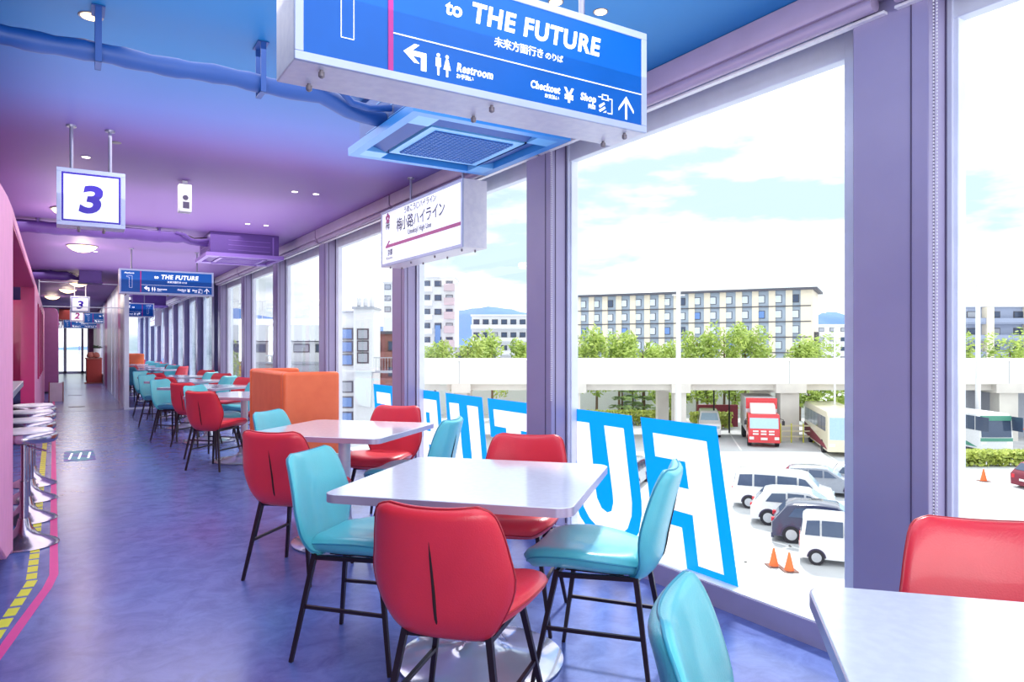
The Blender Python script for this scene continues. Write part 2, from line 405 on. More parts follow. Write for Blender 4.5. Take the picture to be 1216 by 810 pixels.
def along(s):
    for i in range(len(yp)-1):
        d = Vector(yp[i+1])-Vector(yp[i])
        if s <= d.length: return Vector(yp[i])+d*(s/d.length), d.normalized()
        s -= d.length
    return Vector(yp[-1]), d.normalized()
s = 0
while s < tot-.15:
    p, d = along(s+.055); n = Vector((-d.y,d.x)); a = p-d*.055; b = p+d*.055
    mb.prism([tuple(a+n*.024),tuple(a-n*.024),tuple(b-n*.024),tuple(b+n*.024)],'z',-.001,.0018); s += .145
mb.build('yellow_dashes', M['yellow'], fl)['label'] = 'yellow dashed guide line on the floor'
for (x0,x1,y0,y1) in ((-.03,.26,17.1,17.35),(-.05,.25,21.2,21.4)):
    MB().box(x0,x1,y0,y1,-.001,.002).build('floor_grate', M['groove'], fl)
MB().box(-.6,.93,24.5,24.53,-.001,.002).box(-.6,.93,16.0,16.02,-.001,.002).build('floor_seam', M['groove'], fl)
st = tag(MB().box(-.06,.24,9.05,9.92,0,.003).build('floor_sticker', mat('sticker_blue', (76,50,170), .4, rgb2=(20,150,170), scale=5, lo=.45, hi=.55)), 'blue and teal guide sticker stuck on the purple floor', 'floor sticker')
mm = MB()
for k in range(3): mm.prism([(-.02+k*.09,9.2),(.0+k*.09,9.2),(.03+k*.09,9.7),(.01+k*.09,9.7)],'z',.003,.0045)
mm.build('white_marks', M['letter'], st)

# ------------------------------------------------------------------ chairs
def smoothlerp(tab, x):
    for i in range(len(tab)-1):
        if x <= tab[i+1][0]:
            a, b = tab[i], tab[i+1]; u = (x-a[0])/(b[0]-a[0])
            p0 = tab[i-1] if i > 0 else a; p3 = tab[i+2] if i+2 < len(tab) else b
            r = []
            for k in range(1, len(a)):
                m0 = (b[k]-p0[k])/(b[0]-p0[0])*(b[0]-a[0]); m1 = (p3[k]-a[k])/(p3[0]-a[0])*(b[0]-a[0])
                r.append((2*u**3-3*u*u+1)*a[k]+(u**3-2*u*u+u)*m0+(-2*u**3+3*u*u)*b[k]+(u**3-u*u)*m1)
            return r
    return list(tab[-1][1:])
def pillow(tab, T, ns=22, ntt=15, wrapdir=None):
    """tab rows: s, x, z, halfwidth, wrap; gives a closed cushion around the centre line (x,z)"""
    S = [.5-.5*math.cos(PI*i/(ns-1)) for i in range(ns)]
    front, back = [], []; rim = []
    for i, s_ in enumerate(S):
        x, z, hw, wr = smoothlerp(tab, s_)
        x2, z2, *_ = smoothlerp(tab, min(1, s_+.01)); x1, z1, *_ = smoothlerp(tab, max(0, s_-.01))
        tx, tz = x2-x1, z2-z1; l = math.hypot(tx, tz); nx, nz_ = tz/l, -tx/l      # normal
        for j in range(ntt):
            t_ = -math.cos(PI*j/(ntt-1)); y = hw*t_
            e = max(0, 1-abs(t_)**5)**.5; es = max(0, 1-abs(2*s_-1)**14)**.5
            th = T*.5*min(e, es)
            wv = wr*abs(t_)**2.2
            cx, cz = x+nx*wv, z+nz_*wv
            front.append((cx+nx*th, y, cz+nz_*th)); back.append((cx-nx*th, y, cz-nz_*th))
            if i in (0, ns-1) or j in (0, ntt-1): rim.append((i, j, (cx, y, cz)))
    n = ns*ntt; vs = front+back; fs = []
    for i in range(ns-1):
        for j in range(ntt-1):
            a = i*ntt+j
            fs.append((a, a+1, a+ntt+1, a+ntt)); fs.append((n+a, n+a+ntt, n+a+ntt+1, n+a+1))
    for j in range(ntt-1):
        fs.append((j+1, j, n+j, n+j+1)); a = (ns-1)*ntt+j; fs.append((a, a+1, n+a+1, n+a))
    for i in range(ns-1):
        a = i*ntt; fs.append((a, a+ntt, n+a+ntt, n+a)); a += ntt-1; fs.append((a+ntt, a, n+a, n+a+ntt))
    m = MB(); m.v = vs; m.f = fs
    loop = [q for i,j,q in rim if i == 0] + [q for i,j,q in rim if j == ntt-1 and 0 < i < ns-1] + [q for i,j,q in reversed(rim) if i == ns-1] + [q for i,j,q in reversed(rim) if j == 0 and 0 < i < ns-1]
    return m, loop
SEAT = [(0,-.165,.452,.135,-.0),(.12,-.13,.448,.16,-.012),(.35,-.03,.448,.205,-.03),(.6,.08,.452,.225,-.035),(.85,.19,.452,.215,-.025),(.95,.235,.444,.185,-.015),(1,.25,.432,.14,-.005)]
BACK = [(0,-.125,.413,.125,.0),(.06,-.16,.418,.150,.012),(.18,-.20,.465,.182,.03),(.42,-.222,.565,.217,.045),(.62,-.242,.652,.207,.045),(.82,-.262,.735,.190,.038),(.94,-.275,.782,.170,.028),(1,-.281,.797,.13,.022)]
def make_chair(name, label, m, m2):
    t_ = thing(name, label, 'chair')
    a, lp = pillow(SEAT, .085); st_ = a.build('seat', m, t_, smooth=75)
    MB().tube(lp+[lp[0]], .0035, 6, cap=False).build('piping', m2, st_, smooth=60)
    # 'pillow' normal of the seat points down-forward: make the cushion from the same outline
    b, lp = pillow([(r[0], r[1], r[2], r[3], r[4]) for r in BACK], .05); bk = b.build('backrest', m, t_, smooth=75)
    MB().tube(lp+[lp[0]], .0035, 6, cap=False).build('piping', m2, bk, smooth=60)
    sl_ = []
    for i in range(9):
        x, zz, hw, wr = smoothlerp(BACK, .03+.72*i/8); sl_.append((x-.0255, 0, zz))
    MB().tube(sl_, [.0005,.0035,.0045,.005,.005,.0045,.004,.003,.0005], 8).build('seam', M['dark'], bk)
    fr = MB(); c4 = [(-.15,-.13),(.14,-.14),(.14,.14),(-.15,.13)]
    for i in range(4):
        p, q = c4[i], c4[(i+1)%4]; fr.tube([(p[0],p[1],.398),(q[0],q[1],.408)], .0115, 4)
    fr.box(-.1,.12,-.1,.1,.405,.43)
    fr.build('seat_frame', M['black'], t_)
    feet = [(-.215,-.20),(.215,-.215),(.215,.215),(-.215,.20)]
    for p, q in zip(c4, feet):
        MB().tube([(p[0],p[1],.415),(q[0],q[1],0)], .0135, 4, r2=.010).build('leg', M['black'], t_)
    def at(i, z): u = (.40-z)/.40; return (c4[i][0]+(feet[i][0]-c4[i][0])*u, c4[i][1]+(feet[i][1]-c4[i][1])*u, z)
    for i, j in ((0,1),(3,2)):
        MB().tube([at(i,.21), at(j,.21)], .009, 4).build('stretcher', M['black'], t_)
    return t_
GC = 'upholstered dining chairs around the tables'
P0 = {'red': make_chair('dining_chair', '', M['red'], M['red2']), 'teal': make_chair('dining_chair', '', M['teal'], M['teal2'])}
used = {'red': 0, 'teal': 0}
VW = math.atan2(.679,.734); UW = math.atan2(-.734,.679)
def chair(col, bx, by, face, label):
    """bx,by: where the top of the back stands; face: heading of the sitter"""
    x = bx+.27*math.cos(face); y = by+.27*math.sin(face)
    o = P0[col] if not used[col] else dup(P0[col]); used[col] = 1
    o.location = (x, y, 0); o.rotation_euler = (0,0,face); o['label'] = label; o['group'] = GC
    return o
def cw(X, Z): q = W(X, Z); return q[0], q[1]
chair('red', *cw(-.225,1.95), VW-.03, 'red dining chair seen from behind in the centre foreground')
chair('teal', *cw(-.87,3.0), UW, 'teal dining chair at the left side of the foreground table')
chair('teal', *cw(.60,2.62), UW+PI-.08, 'teal dining chair seen side-on at the right of the foreground table')
chair('red', *cw(.085,3.55), VW+PI, 'red dining chair on the far side of the foreground table')
chair('teal', *cw(.275,1.25), UW-.1, 'teal dining chair cut off by the bottom edge of the photo')
chair('red', *cw(1.2,1.80), VW+PI, 'red dining chair behind the table at the right edge')
chair('red', *cw(-1.25,3.66), VW, 'red dining chair on the near side of the table before the orange booth')
chair('teal', *cw(-1.68,4.85), UW, 'teal dining chair right in front of the orange booth')
chair('red', *cw(-.84,5.28), VW+PI, 'red dining chair by the window behind the table before the orange booth')
chair('teal', *cw(-.35,4.34), UW+PI, 'teal dining chair by the window in front of the letters U and R')
FAR = [((1.62,8.15),'the first table past the orange booth'),((1.55,10.05),'the second table past the orange booth'),((1.55,11.95),'the third table past the orange booth'),((1.6,13.85),'the last table before the end wall')]
for (x, y), nm in FAR:
    for col, ang, k, side, dx in (('red',VW,.82,'on the near side of',.06 if y < 9 else .2),('teal',UW,.80,'on the aisle side of',.1 if y < 9 else 0),('red',VW+PI,.82,'on the far side of',0),('teal',UW+PI,.76,'on the window side of',0)):
        chair(col, x+dx-k*math.cos(ang), y-k*math.sin(ang), ang, '%s dining chair %s %s' % (col, side, nm.replace('orange booth','booth')))

# ------------------------------------------------------------------ tables
def rrect(h, r, n=8):
    pts = []
    for cx, cy, a0 in ((h-r,h-r,0),(-h+r,h-r,PI/2),(-h+r,-h+r,PI),(h-r,-h+r,1.5*PI)):
        for i in range(n+1):
            a = a0+PI/2*i/n; pts.append((cx+r*math.cos(a), cy+r*math.sin(a)))
    return pts
def make_table():
    t_ = thing('dining_table', '', 'table', group='square white pedestal dining tables')
    MB().prism(rrect(.447,.055),'z',.692,.721).build('tabletop', M['white'], t_, bevel=.002)
    e = MB(); po = rrect(.45,.058); pi = rrect(.4465,.055); n = len(po)
    vs = [(x,y,.69) for x,y in po]+[(x,y,.719) for x,y in po]+[(x,y,.719) for x,y in pi]+[(x,y,.69) for x,y in pi]
    e.add(vs, [(k*n+i, k*n+(i+1)%n, ((k+1)%4)*n+(i+1)%n, ((k+1)%4)*n+i) for k in range(4) for i in range(n)])
    e.build('edge_band', M['edge'], t_, smooth=40)
    MB().lathe([(.038,.04),(.038,.68)],n=28).build('column', M['alu'], t_, smooth=40)
    MB().box(-.2,.2,-.03,.03,.675,.692).box(-.03,.03,-.2,.2,.675,.692).build('top_bracket', M['black'], t_)
    MB().lathe([(.30,0),(.325,.004),(.328,.012),(.30,.02),(.22,.032),(.13,.048),(.08,.066),(.055,.10),(.045,.16),(.041,.24)],n=64).build('base', M['base'], t_, smooth=50)
    return t_
T0 = make_table()
TS = [((1.345,.345),'white square dining table cut off at the lower right corner'),((1.385,2.46),'white square dining table in the centre foreground'),((1.49,4.42),'white square dining table in front of the orange booth')]
TS += [((x,y),'white square dining table, '+n_.replace('the ','',1)) for (x,y),n_ in FAR]
for i, ((x, y), lab) in enumerate(TS):
    o = T0 if i == 0 else dup(T0)
    o.location = (x,y,0); o.rotation_euler = (0,0,UW); o['label'] = lab

# ------------------------------------------------------------------ orange booth
b = thing('booth', 'orange upholstered booth divider standing between the tables', 'booth', (1.485,5.92,0))
def roundpanel(x0,x1,y0,y1,z0,z1,name,par=None):
    return MB().box(x0,x1,y0,y1,z0,z1).build(name, M['orange'], par, bevel=.03, bseg=4)
roundpanel(0,.47,0,.09,.03,1.03,'near_panel',b); roundpanel(0,.09,.091,1.24,.03,1.03,'side_panel',b); roundpanel(0,.47,1.241,1.33,.03,1.03,'far_panel',b)
MB().box(.09,.48,.09,1.24,.03,.42).build('bench', M['orange'], b, bevel=.02)
MB().box(.02,.46,.02,1.31,0,.03).build('plinth', M['black'], b)

# ------------------------------------------------------------------ pink bar front (like a carriage side) and what stands in it
FX = -.29; FA = .0150
pf = thing('serving_bar', 'long pink bar front with rounded nose and wide serving openings', 'bar front', (FX,5.15,0), FA)
outer = [(0,.03),(-.6,.13),(-1.18,.33),(-1.6,.55),(-1.9,.9),(-2.0,1.2),(-1.9,1.6),(-1.6,1.85),(-1.2,1.995),(-.5,2.05),(0,2.07)]
D = .13
nose = outer+[(.04,2.07),(.04,0)]
m = MB(); m.prism(nose,'x',-D,0)
m.prism([(.04,2.0),(5.6,2.0),(5.6,2.07),(.04,2.07)],'x',-D,0)
m.prism([(.04,0),(5.6,0),(5.6,.62),(.04,.62)],'x',-D-.26,-D-.2)
m.prism([(5.6,0),(7,0),(7,2.07),(5.6,2.07)],'x',-D,0)
m.prism([(7,1.9),(13,1.9),(13,2.07),(7,2.07)],'x',-D,0); m.prism([(7,0),(13,0),(13,.75),(7,.75)],'x',-D,0)
m.prism([(13,0),(14.8,0),(14.8,2.07),(13,2.07)],'x',-D,0)
m.build('pink_panel', M['pink'], pf, bevel=.008)
rv = MB()
rv.box(-.15,-.006,5.585,5.6,.0,2.0); rv.box(-.3,-.012,.04,.055,.02,2.0); rv.box(-.3,-.006,.055,5.585,1.985,2.0)
rv.box(-.5,-.006,12.985,13,.75,1.9); rv.box(-.4,-.006,7,13,1.885,1.9); rv.box(-.3,-.006,7,7.015,.75,1.885)
for k in range(5): rv.box(-.02,.004,7.9+k*1.05,8.2+k*1.05,.75,1.9)
rv.build('magenta_reveal', M['magenta'], pf)
ct = thing('bar_counter', 'steel bar counter inside the pink serving opening', 'counter', (FX,5.15,0), FA)
MB().box(-.62,-.015,.12,2.2,.905,.95).build('counter_top', M['steel'], ct, bevel=.004)
MB().box(-.6,-.36,.12,2.2,0,.9).build('counter_body', M['groove'], ct)
bb = thing('back_bar', 'dark wooden back bar shelf seen through the pink opening', 'shelf', (-1.9,7.2,0))
MB().box(-.3,0,0,8,0,2.4).build('shelf_body', M['wood'], bb)
for z in (1.0,1.4,1.8): MB().box(0,.25,0,8,z,z+.03).build('shelf_board', M['brass'], bb)
cm = thing('coffee_machine', 'red and chrome coffee machine on the dark back bar', 'coffee machine', (-1.0,9.6,0))
MB().box(-.3,.3,-.3,.3,.95,1.22).build('machine_body', M['redbox'], cm, bevel=.02)
MB().box(-.32,.32,-.32,.32,1.22,1.30).build('top_tray', M['chrome'], cm, bevel=.01)
MB().box(-.3,.3,-.3,.3,0,.95).build('cabinet', M['groove'], cm)
gp = MB().lathe([(.03,0),(.035,.002),(.005,.01),(.005,.07),(.03,.09),(.035,.13),(.03,.16)],n=14)
g0 = gp.build('wine_glass', M['winglass'], smooth=50)
for i in range(4):
    g = g0 if i == 0 else g0.copy()
    if i: C.objects.link(g)
    g.location = (-1.2+.08*i, 9.45, 1.30) if i < 0 else (-1.15+.09*i, 9.5, 1.30)
    tag(g, 'clear stemmed glass standing on the red coffee machine', 'glass', 'glasses on the coffee machine')
# rounded mauve block further on
rb = tag(MB().prism([(-.75,.1),(-.70,.04),(-.36,.04),(-.29,.09),(-.27,.2),(-.27,2.15),(-.30,2.24),(-.36,2.28),(-.75,2.28)],'y',22.6,23.6).build('kiosk_end', M['mauve'], bevel=.02), 'mauve rounded kiosk end standing past the pink bar front', 'kiosk')
hd = tag(box('red_header', M['redbox'], -.35,.1,31,31.4,2.25,2.65), 'dark red header box under the far ceiling', 'header box')

# bar stools
def make_stool():
    t_ = thing('bar_stool', '', 'bar stool', group='chrome bar stools along the pink bar')
    MB().lathe([(.185,0),(.19,.006),(.175,.02),(.12,.045),(.07,.075),(.042,.12),(.03,.17)],n=48).build('base', M['chrome'], t_, smooth=50)
    MB().lathe([(.024,.09),(.024,.40),(.017,.402),(.017,.64)],n=24).build('pole', M['chrome'], t_, smooth=40)
    MB().lathe([(.13,.64),(.165,.645),(.178,.66),(.18,.68),(.174,.70),(.16,.708),(.05,.708)],n=48).build('seat', M['chrome'], t_, smooth=50)
    MB().lathe([(.155,.708),(.155,.716),(.145,.724),(.02,.726)],n=40).build('seat_pad', M['alu'], t_, smooth=40)
    MB().tube([(0,0,.63),(.07,.02,.60),(.12,.03,.585)],.006,8).build('height_lever', M['chrome'], t_)
    return t_
S0 = make_stool()
for i, (x, y, lab) in enumerate(((-.245,5.38,'chrome bar stool nearest the camera at the pink bar'),(-.265,6.15,'second chrome bar stool along the pink bar'),(-.275,6.95,'third chrome bar stool along the pink bar'),(-.285,7.7,'farthest chrome bar stool along the pink bar'))):
    o = S0 if i == 0 else dup(S0)
    o.location = (x,y,0); o.rotation_euler = (0,0,.4*i-.5); o['label'] = lab

# ------------------------------------------------------------------ hanging signs
def bolts(parent, xs, ys, z=0):
    for x in xs:
        for y in ys:
            MB().lathe([(.004,-.022),(.009,-.018),(.009,-.006),(.005,-.004),(.005,0)],(x,y,z),10).build('bolt', M['brass'], parent, smooth=40)
def lightbox(name, label, w_, h_, d_, facemat, loc, rz, poles, group, pole_y=.1, both=True):
    t_ = thing(name, label, 'sign', loc, rz, group)
    f = .024
    hb = MB().box(0,w_,.012,d_-.012,0,h_).build('housing', M['alu'], t_, bevel=.003)
    ring = MB()
    for (a0,a1,b0,b1) in ((0,w_,0,f),(0,w_,h_-f,h_),(0,f,f,h_-f),(w_-f,w_,f,h_-f)): ring.box(a0,a1,0,.012,b0,b1)
    ring.build('front_frame', M['signframe'], t_, bevel=.002)
    fp = MB().box(f,w_-f,.004,.012,f,h_-f).build('face_panel', facemat, t_)
    for p in poles:
        MB().tube([(p,pole_y,h_),(p,pole_y,HC-loc[2])],.011,12).lathe([(.028,-.012),(.03,0)],(p,pole_y,HC-loc[2]),16).build('hanger_pole', M['steel'], t_, smooth=40)
    return t_, fp
def poly(parent, pts, m, y=.0035, name='lettering', th=.0012):
    return MB().prism(pts,'y',y-th,y).build(name, m, parent)
def future_sign(loc, group, label):
    t_, fp = lightbox('hanging_sign', label, 1.246, .355, .21, M['signblue'], loc, 0, (.16,1.03), group, pole_y=.10)
    x0, z0 = .505, 2.005
    Wt = M['letter']; y = .0035
    X = lambda v: v-x0
    Z = lambda v: v-z0
    MB().box(X(.769),X(.784),.001,.004,.024,.331).build('magenta_line', M['magline'], fp)
    MB().box(X(.784),1.222,.001,.004,Z(2.137),Z(2.1395)).build('divider_line', Wt, fp)
    # outlined numeral 1 and the word above it
    o1 = [(.668,2.0915),(.668,2.262),(.60,2.262),(.60,2.243),(.632,2.235),(.632,2.0915)]
    pts = [Vector((X(a),0,Z(b_))) for a,b_ in o1]; r = MB()
    for i in range(len(pts)):
        p = pts[i]+Vector((0,.003,0)); q = pts[(i+1)%len(pts)]+Vector((0,.003,0)); r.tube([p,q],.0013,4)
    r.build('numeral', Wt, fp)
    text('Platform', .03, Wt, fp, X(.572), Z(2.29), y, bold=.0005, shear=.15, width=.12)
    text('to', .062, Wt, fp, X(.951), Z(2.236), y, bold=.0016, shear=.12, width=.056)
    text('THE FUTURE', .083, Wt, fp, X(1.043), Z(2.235), y, bold=.0028, shear=.14, width=.499)
    text('未来方面行き', .038, Wt, fp, X(1.12), Z(2.179), y, bold=.0005, width=.188)
    text('のりば', .028, Wt, fp, X(1.312), Z(2.18), y, bold=.0004, width=.072)
    text('Restroom', .036, Wt, fp, X(.989), Z(2.071), y, bold=.001, shear=.15, width=.126)
    text('お手洗い', .019, Wt, fp, X(.987), Z(2.0515), y, bold=.00015, width=.06)
    text('Checkout', .034, Wt, fp, X(1.256), Z(2.074), y, bold=.001, shear=.15, width=.116)
    text('お支払い', .019, Wt, fp, X(1.310), Z(2.053), y, bold=.00015, width=.058)
    text('¥', .066, Wt, fp, X(1.388), Z(2.053), y, bold=.0012, width=.04)
    text('Shop', .034, Wt, fp, X(1.456), Z(2.072), y, bold=.001, shear=.15, width=.066)
    text('売店', .019, Wt, fp, X(1.488), Z(2.050), y, bold=.00015, width=.032)
    A = lambda L_: [(X(a), Z(b_)) for a, b_ in L_]
    poly(fp, A([(.816,2.094),(.850,2.121),(.866,2.121),(.844,2.101),(.888,2.101),(.888,2.048),(.871,2.048),(.871,2.086),(.844,2.086),(.866,2.067),(.850,2.067)]), Wt, name='left_arrow')
    m_ = MB(); m_.prism(A([(.919,2.098),(.935,2.098),(.936,2.072),(.931,2.072),(.930,2.046),(.924,2.046),(.923,2.072),(.918,2.072)]),'y',.002,.0035)
    m_.prism(A([(.952,2.098),(.960,2.098),(.968,2.067),(.959,2.067),(.959,2.046),(.953,2.046),(.953,2.067),(.944,2.067)]),'y',.002,.0035)
    for cx in (.927,.956): m_.prism([(X(cx)+.0055*math.cos(a*PI/6), Z(2.1055)+.0055*math.sin(a*PI/6)) for a in range(12)],'y',.002,.0035)
    m_.build('restroom_figures', Wt, fp)
    m_ = MB(); m_.prism(A([(1.652,2.038),(1.660,2.038),(1.660,2.112),(1.652,2.112)]),'y',.002,.0035)
    m_.prism(A([(1.656,2.118),(1.690,2.074),(1.690,2.064),(1.656,2.104),(1.622,2.064),(1.622,2.074)]),'y',.0019,.0036); m_.build('up_arrow', Wt, fp)
    m_ = MB()
    for q in ([(1.532,2.094),(1.546,2.094),(1.546,2.097),(1.532,2.097)],[(1.576,2.094),(1.593,2.094),(1.593,2.097),(1.576,2.097)],[(1.590,2.044),(1.593,2.044),(1.593,2.097),(1.590,2.097)],[(1.572,2.044),(1.593,2.044),(1.593,2.047),(1.572,2.047)],
              [(1.548,2.088),(1.551,2.088),(1.551,2.106),(1.548,2.106)],[(1.572,2.088),(1.575,2.088),(1.575,2.106),(1.572,2.106)],[(1.548,2.104),(1.575,2.104),(1.575,2.107),(1.548,2.107)],[(1.546,2.088),(1.578,2.088),(1.578,2.091),(1.546,2.091)],
              [(1.534,2.066),(1.556,2.080),(1.560,2.074),(1.538,2.058)],[(1.534,2.050),(1.560,2.066),(1.563,2.060),(1.540,2.044)],[(1.552,2.044),(1.566,2.053),(1.566,2.046)]):
        m_.prism(A(q),'y',.002,.0035)
    m_.build('shopping_bag_icon', Wt, fp)
    bolts(t_, (.085,.63,1.18), (.045,.165))
    bk_ = dup(fp, (1.246,.21,0), PI, parent=t_); bk_['label'] = 'rear face with the same writing'
    return t_
GF = 'blue hanging direction signs'
future_sign((.505,1.90,2.005), GF, 'large blue hanging sign reading to THE FUTURE, top of the photo')
future_sign((.588,11.45,2.0), GF, 'blue hanging to THE FUTURE sign over the tables further down')
future_sign((.36,26.8,2.0), GF, 'blue hanging sign over the far corridor beside the white number 2')
future_sign((-.24,34.0,2.0), GF, 'farthest blue hanging sign above the glass end doors')
def number_sign(loc, d, label, ink, s=1.0):
    t_, fp = lightbox('number_sign', label, .378*s, .36*s, .17, M['signwhite'], loc, 0, (.08*s,.295*s), 'white square number signs on ceiling poles', pole_y=.085)
    n = .378*s; h = .36*s
    bd = MB()
    for (a0,a1,b0,b1) in ((.026*s,n-.026*s,.026*s,.038*s),(.026*s,n-.026*s,h-.038*s,h-.026*s),(.026*s,.038*s,.038*s,h-.038*s),(n-.038*s,n-.026*s,.038*s,h-.038*s)): bd.box(a0,a1,.001,.004,b0,b1)
    bd.build('purple_border', ink, fp)
    text(d, .235*s, ink, fp, .118*s, .092*s, .0035, bold=.0085*s, shear=.16, name='numeral', width=.135*s)
    bolts(t_, (.12*s,.26*s), (.04,.13))
    return t_
number_sign((-.073,5.25,2.005), '3', 'white square sign with purple number 3 hanging nearest', M['purpleink'])
number_sign((.0,18.4,2.0), '3', 'small distant white square sign with purple number 3', M['purpleink'])
number_sign((-.01,25.0,2.0), '2', 'distant white square sign with pink number 2', M['magline'])
number_sign((-.56,34.0,2.0), '2', 'tiny white number sign left of the farthest blue sign', M['magline'], .8)
# station-style name board, parallel to the windows
t_, fp = lightbox('station_sign', 'white station name board with magenta arrow hanging by the windows', 1.55, .49, .215, M['signwhite'], (2.36,6.01,1.95), -PI/2, (.52,1.45), None, pole_y=.06)
del t_
S = lambda y: 6.01-y
yy = .0035
text('うめこうじハイライン', .062, M['ink'], fp, S(5.508), 2.355-1.95, yy, bold=.0006, width=.62)
text('梅小路ハイライン', .135, M['ink'], fp, S(5.66), 2.232-1.95, yy, bold=.0016, width=.925)
text('Umekoji High Line', .058, M['ink'], fp, S(5.42), 2.168-1.95, yy, bold=.0012, width=.44)
MB().prism([(S(5.905),.168),(S(5.83),.215),(S(5.80),.215),(S(5.85),.184),(S(4.49),.184),(S(4.49),.158),(S(5.905),.158)],'y',.001,.0035).build('magenta_arrow', M['magline'], fp)
text('京都', .06, M['ink'], fp, S(5.86), .093, yy, bold=.001, width=.11)
text('Kyoto', .034, M['ink'], fp, S(5.885), .055, yy, width=.13)
lg = MB()
for k in range(5):
    a = PI/2+2*PI*k/5; lg.prism([(S(5.855)+.028*math.cos(a)+.019*math.cos(q*PI/5), .415+.028*math.sin(a)+.019*math.sin(q*PI/5)) for q in range(10)],'y',.0015+.0003*k,.0035+.0002*k)
lg.build('blossom_emblem', M['magline'], fp)
text('梅', .08, M['ink'], fp, S(5.905), .325, yy, bold=.001, width=.09)
for x in (.1,.55,1.0,1.45):
    for y in (.05,.16): MB().lathe([(.004,-.018),(.008,-.014),(.006,0)],(x,y,0),10).build('bolt', M['brass'], fp.parent, smooth=40)

# ------------------------------------------------------------------ big letters on the window glass
def sh(pts, yb=0): return [(y+yb+.18*(z-.057), z) for y, z in pts]
def sheet(name, m, loops, x, parent=None):                    # flat film cut along the loops, inner loops are holes
    cu = bpy.data.curves.new('t', 'CURVE'); cu.dimensions = '2D'; cu.fill_mode = 'BOTH'
    for lp in loops:
        sp_ = cu.splines.new('POLY'); sp_.points.add(len(lp)-1); sp_.use_cyclic_u = True
        for q, (u, v) in zip(sp_.points, lp): q.co = (u, v, 0, 1)
    o = bpy.data.objects.new('t', cu); C.objects.link(o); dg = bpy.context.evaluated_depsgraph_get(); dg.update()
    me = bpy.data.meshes.new_from_object(o.evaluated_get(dg)); bpy.data.objects.remove(o)
    mb = MB().add([(x, v.co.x, v.co.y) for v in me.vertices], [tuple(p.vertices) for p in me.polygons]); bpy.data.meshes.remove(me)
    return mb.build(name, m, parent)
def wletter(lab, blue, pinks, holes=()):
    o = sheet('window_letter', M['glassblue'], [blue]+pinks+list(holes), XG-.003)
    tag(o, lab, 'window lettering', 'blue outlined letters on the window glass')
    for i, p in enumerate(pinks): sheet('letter_fill', M['glasspink'], [p]+list(holes), XG-.003, o)
Fb = [(3.079,.837),(2.512,.837),(2.372,.057),(2.715,.057),(2.752,.27),(2.985,.27)]
Fp = [(2.976,.756),(2.579,.752),(2.464,.095),(2.634,.095),(2.674,.352),(2.90,.354),(2.925,.484),(2.702,.484),(2.728,.627),(2.956,.627)]
wletter('mirrored blue letter F on the glass, nearest to the big column', Fb, [Fp])
Ub = [(3.802,.838),(3.154,.838),(3.069,.36),(3.066,.28),(3.09,.17),(3.15,.09),(3.24,.057),(3.44,.057),(3.56,.085),(3.65,.15),(3.71,.25),(3.735,.36)]
Up = [(3.733,.758),(3.554,.76),(3.50,.40),(3.475,.30),(3.43,.245),(3.375,.228),(3.335,.245),(3.318,.30),(3.325,.36),(3.406,.757),(3.225,.757),(3.152,.33),(3.155,.25),(3.19,.17),(3.25,.12),(3.34,.10),(3.45,.11),(3.55,.16),(3.61,.22),(3.645,.31)]
wletter('mirrored blue letter U on the glass between the letter F and a column', Ub, [Up])
U2b = [(y+1.775,z) for y,z in Ub]; U2p = [(y+1.775,z) for y,z in Up]
Tb = sh([(4.703,.837),(4.01,.837),(4.01,.54),(4.17,.54),(4.17,.057),(4.543,.057),(4.543,.54),(4.703,.54)])
Tp = sh([(4.625,.757),(4.088,.757),(4.088,.629),(4.255,.629),(4.255,.12),(4.46,.12),(4.46,.629),(4.625,.629)])
wletter('mirrored blue letter T on the glass, partly behind a column', Tb, [Tp])
wletter('second mirrored blue letter U on the glass, left of the letter T', U2b, [U2p])
Rb = sh([(5.564,.057),(5.564,.84),(5.93,.84),(6.0,.82),(6.05,.77),(6.06,.70),(6.06,.52),(6.03,.45),(6.06,.40),(6.08,.057)])
Rp = sh([(5.635,.12),(5.635,.76),(5.91,.76),(5.97,.74),(5.995,.69),(5.995,.53),(5.96,.47),(5.96,.42),(5.99,.38),(6.01,.12),(5.87,.12),(5.865,.35),(5.79,.35),(5.79,.12)])
wletter('mirrored blue letter R on the glass behind the red window chair', Rb, [Rp], [sh([(5.80,.47),(5.80,.64),(5.88,.64),(5.88,.47)])])
Eb = sh([(7.18,.84),(6.63,.84),(6.63,.057),(7.18,.057)])
Ep = sh([(7.10,.76),(6.715,.76),(6.715,.12),(7.10,.12),(7.10,.23),(6.88,.23),(6.88,.39),(7.04,.39),(7.04,.49),(6.88,.49),(6.88,.64),(7.10,.64)])
wletter('mirrored blue letter E on the glass beside the orange booth', Eb, [Ep])

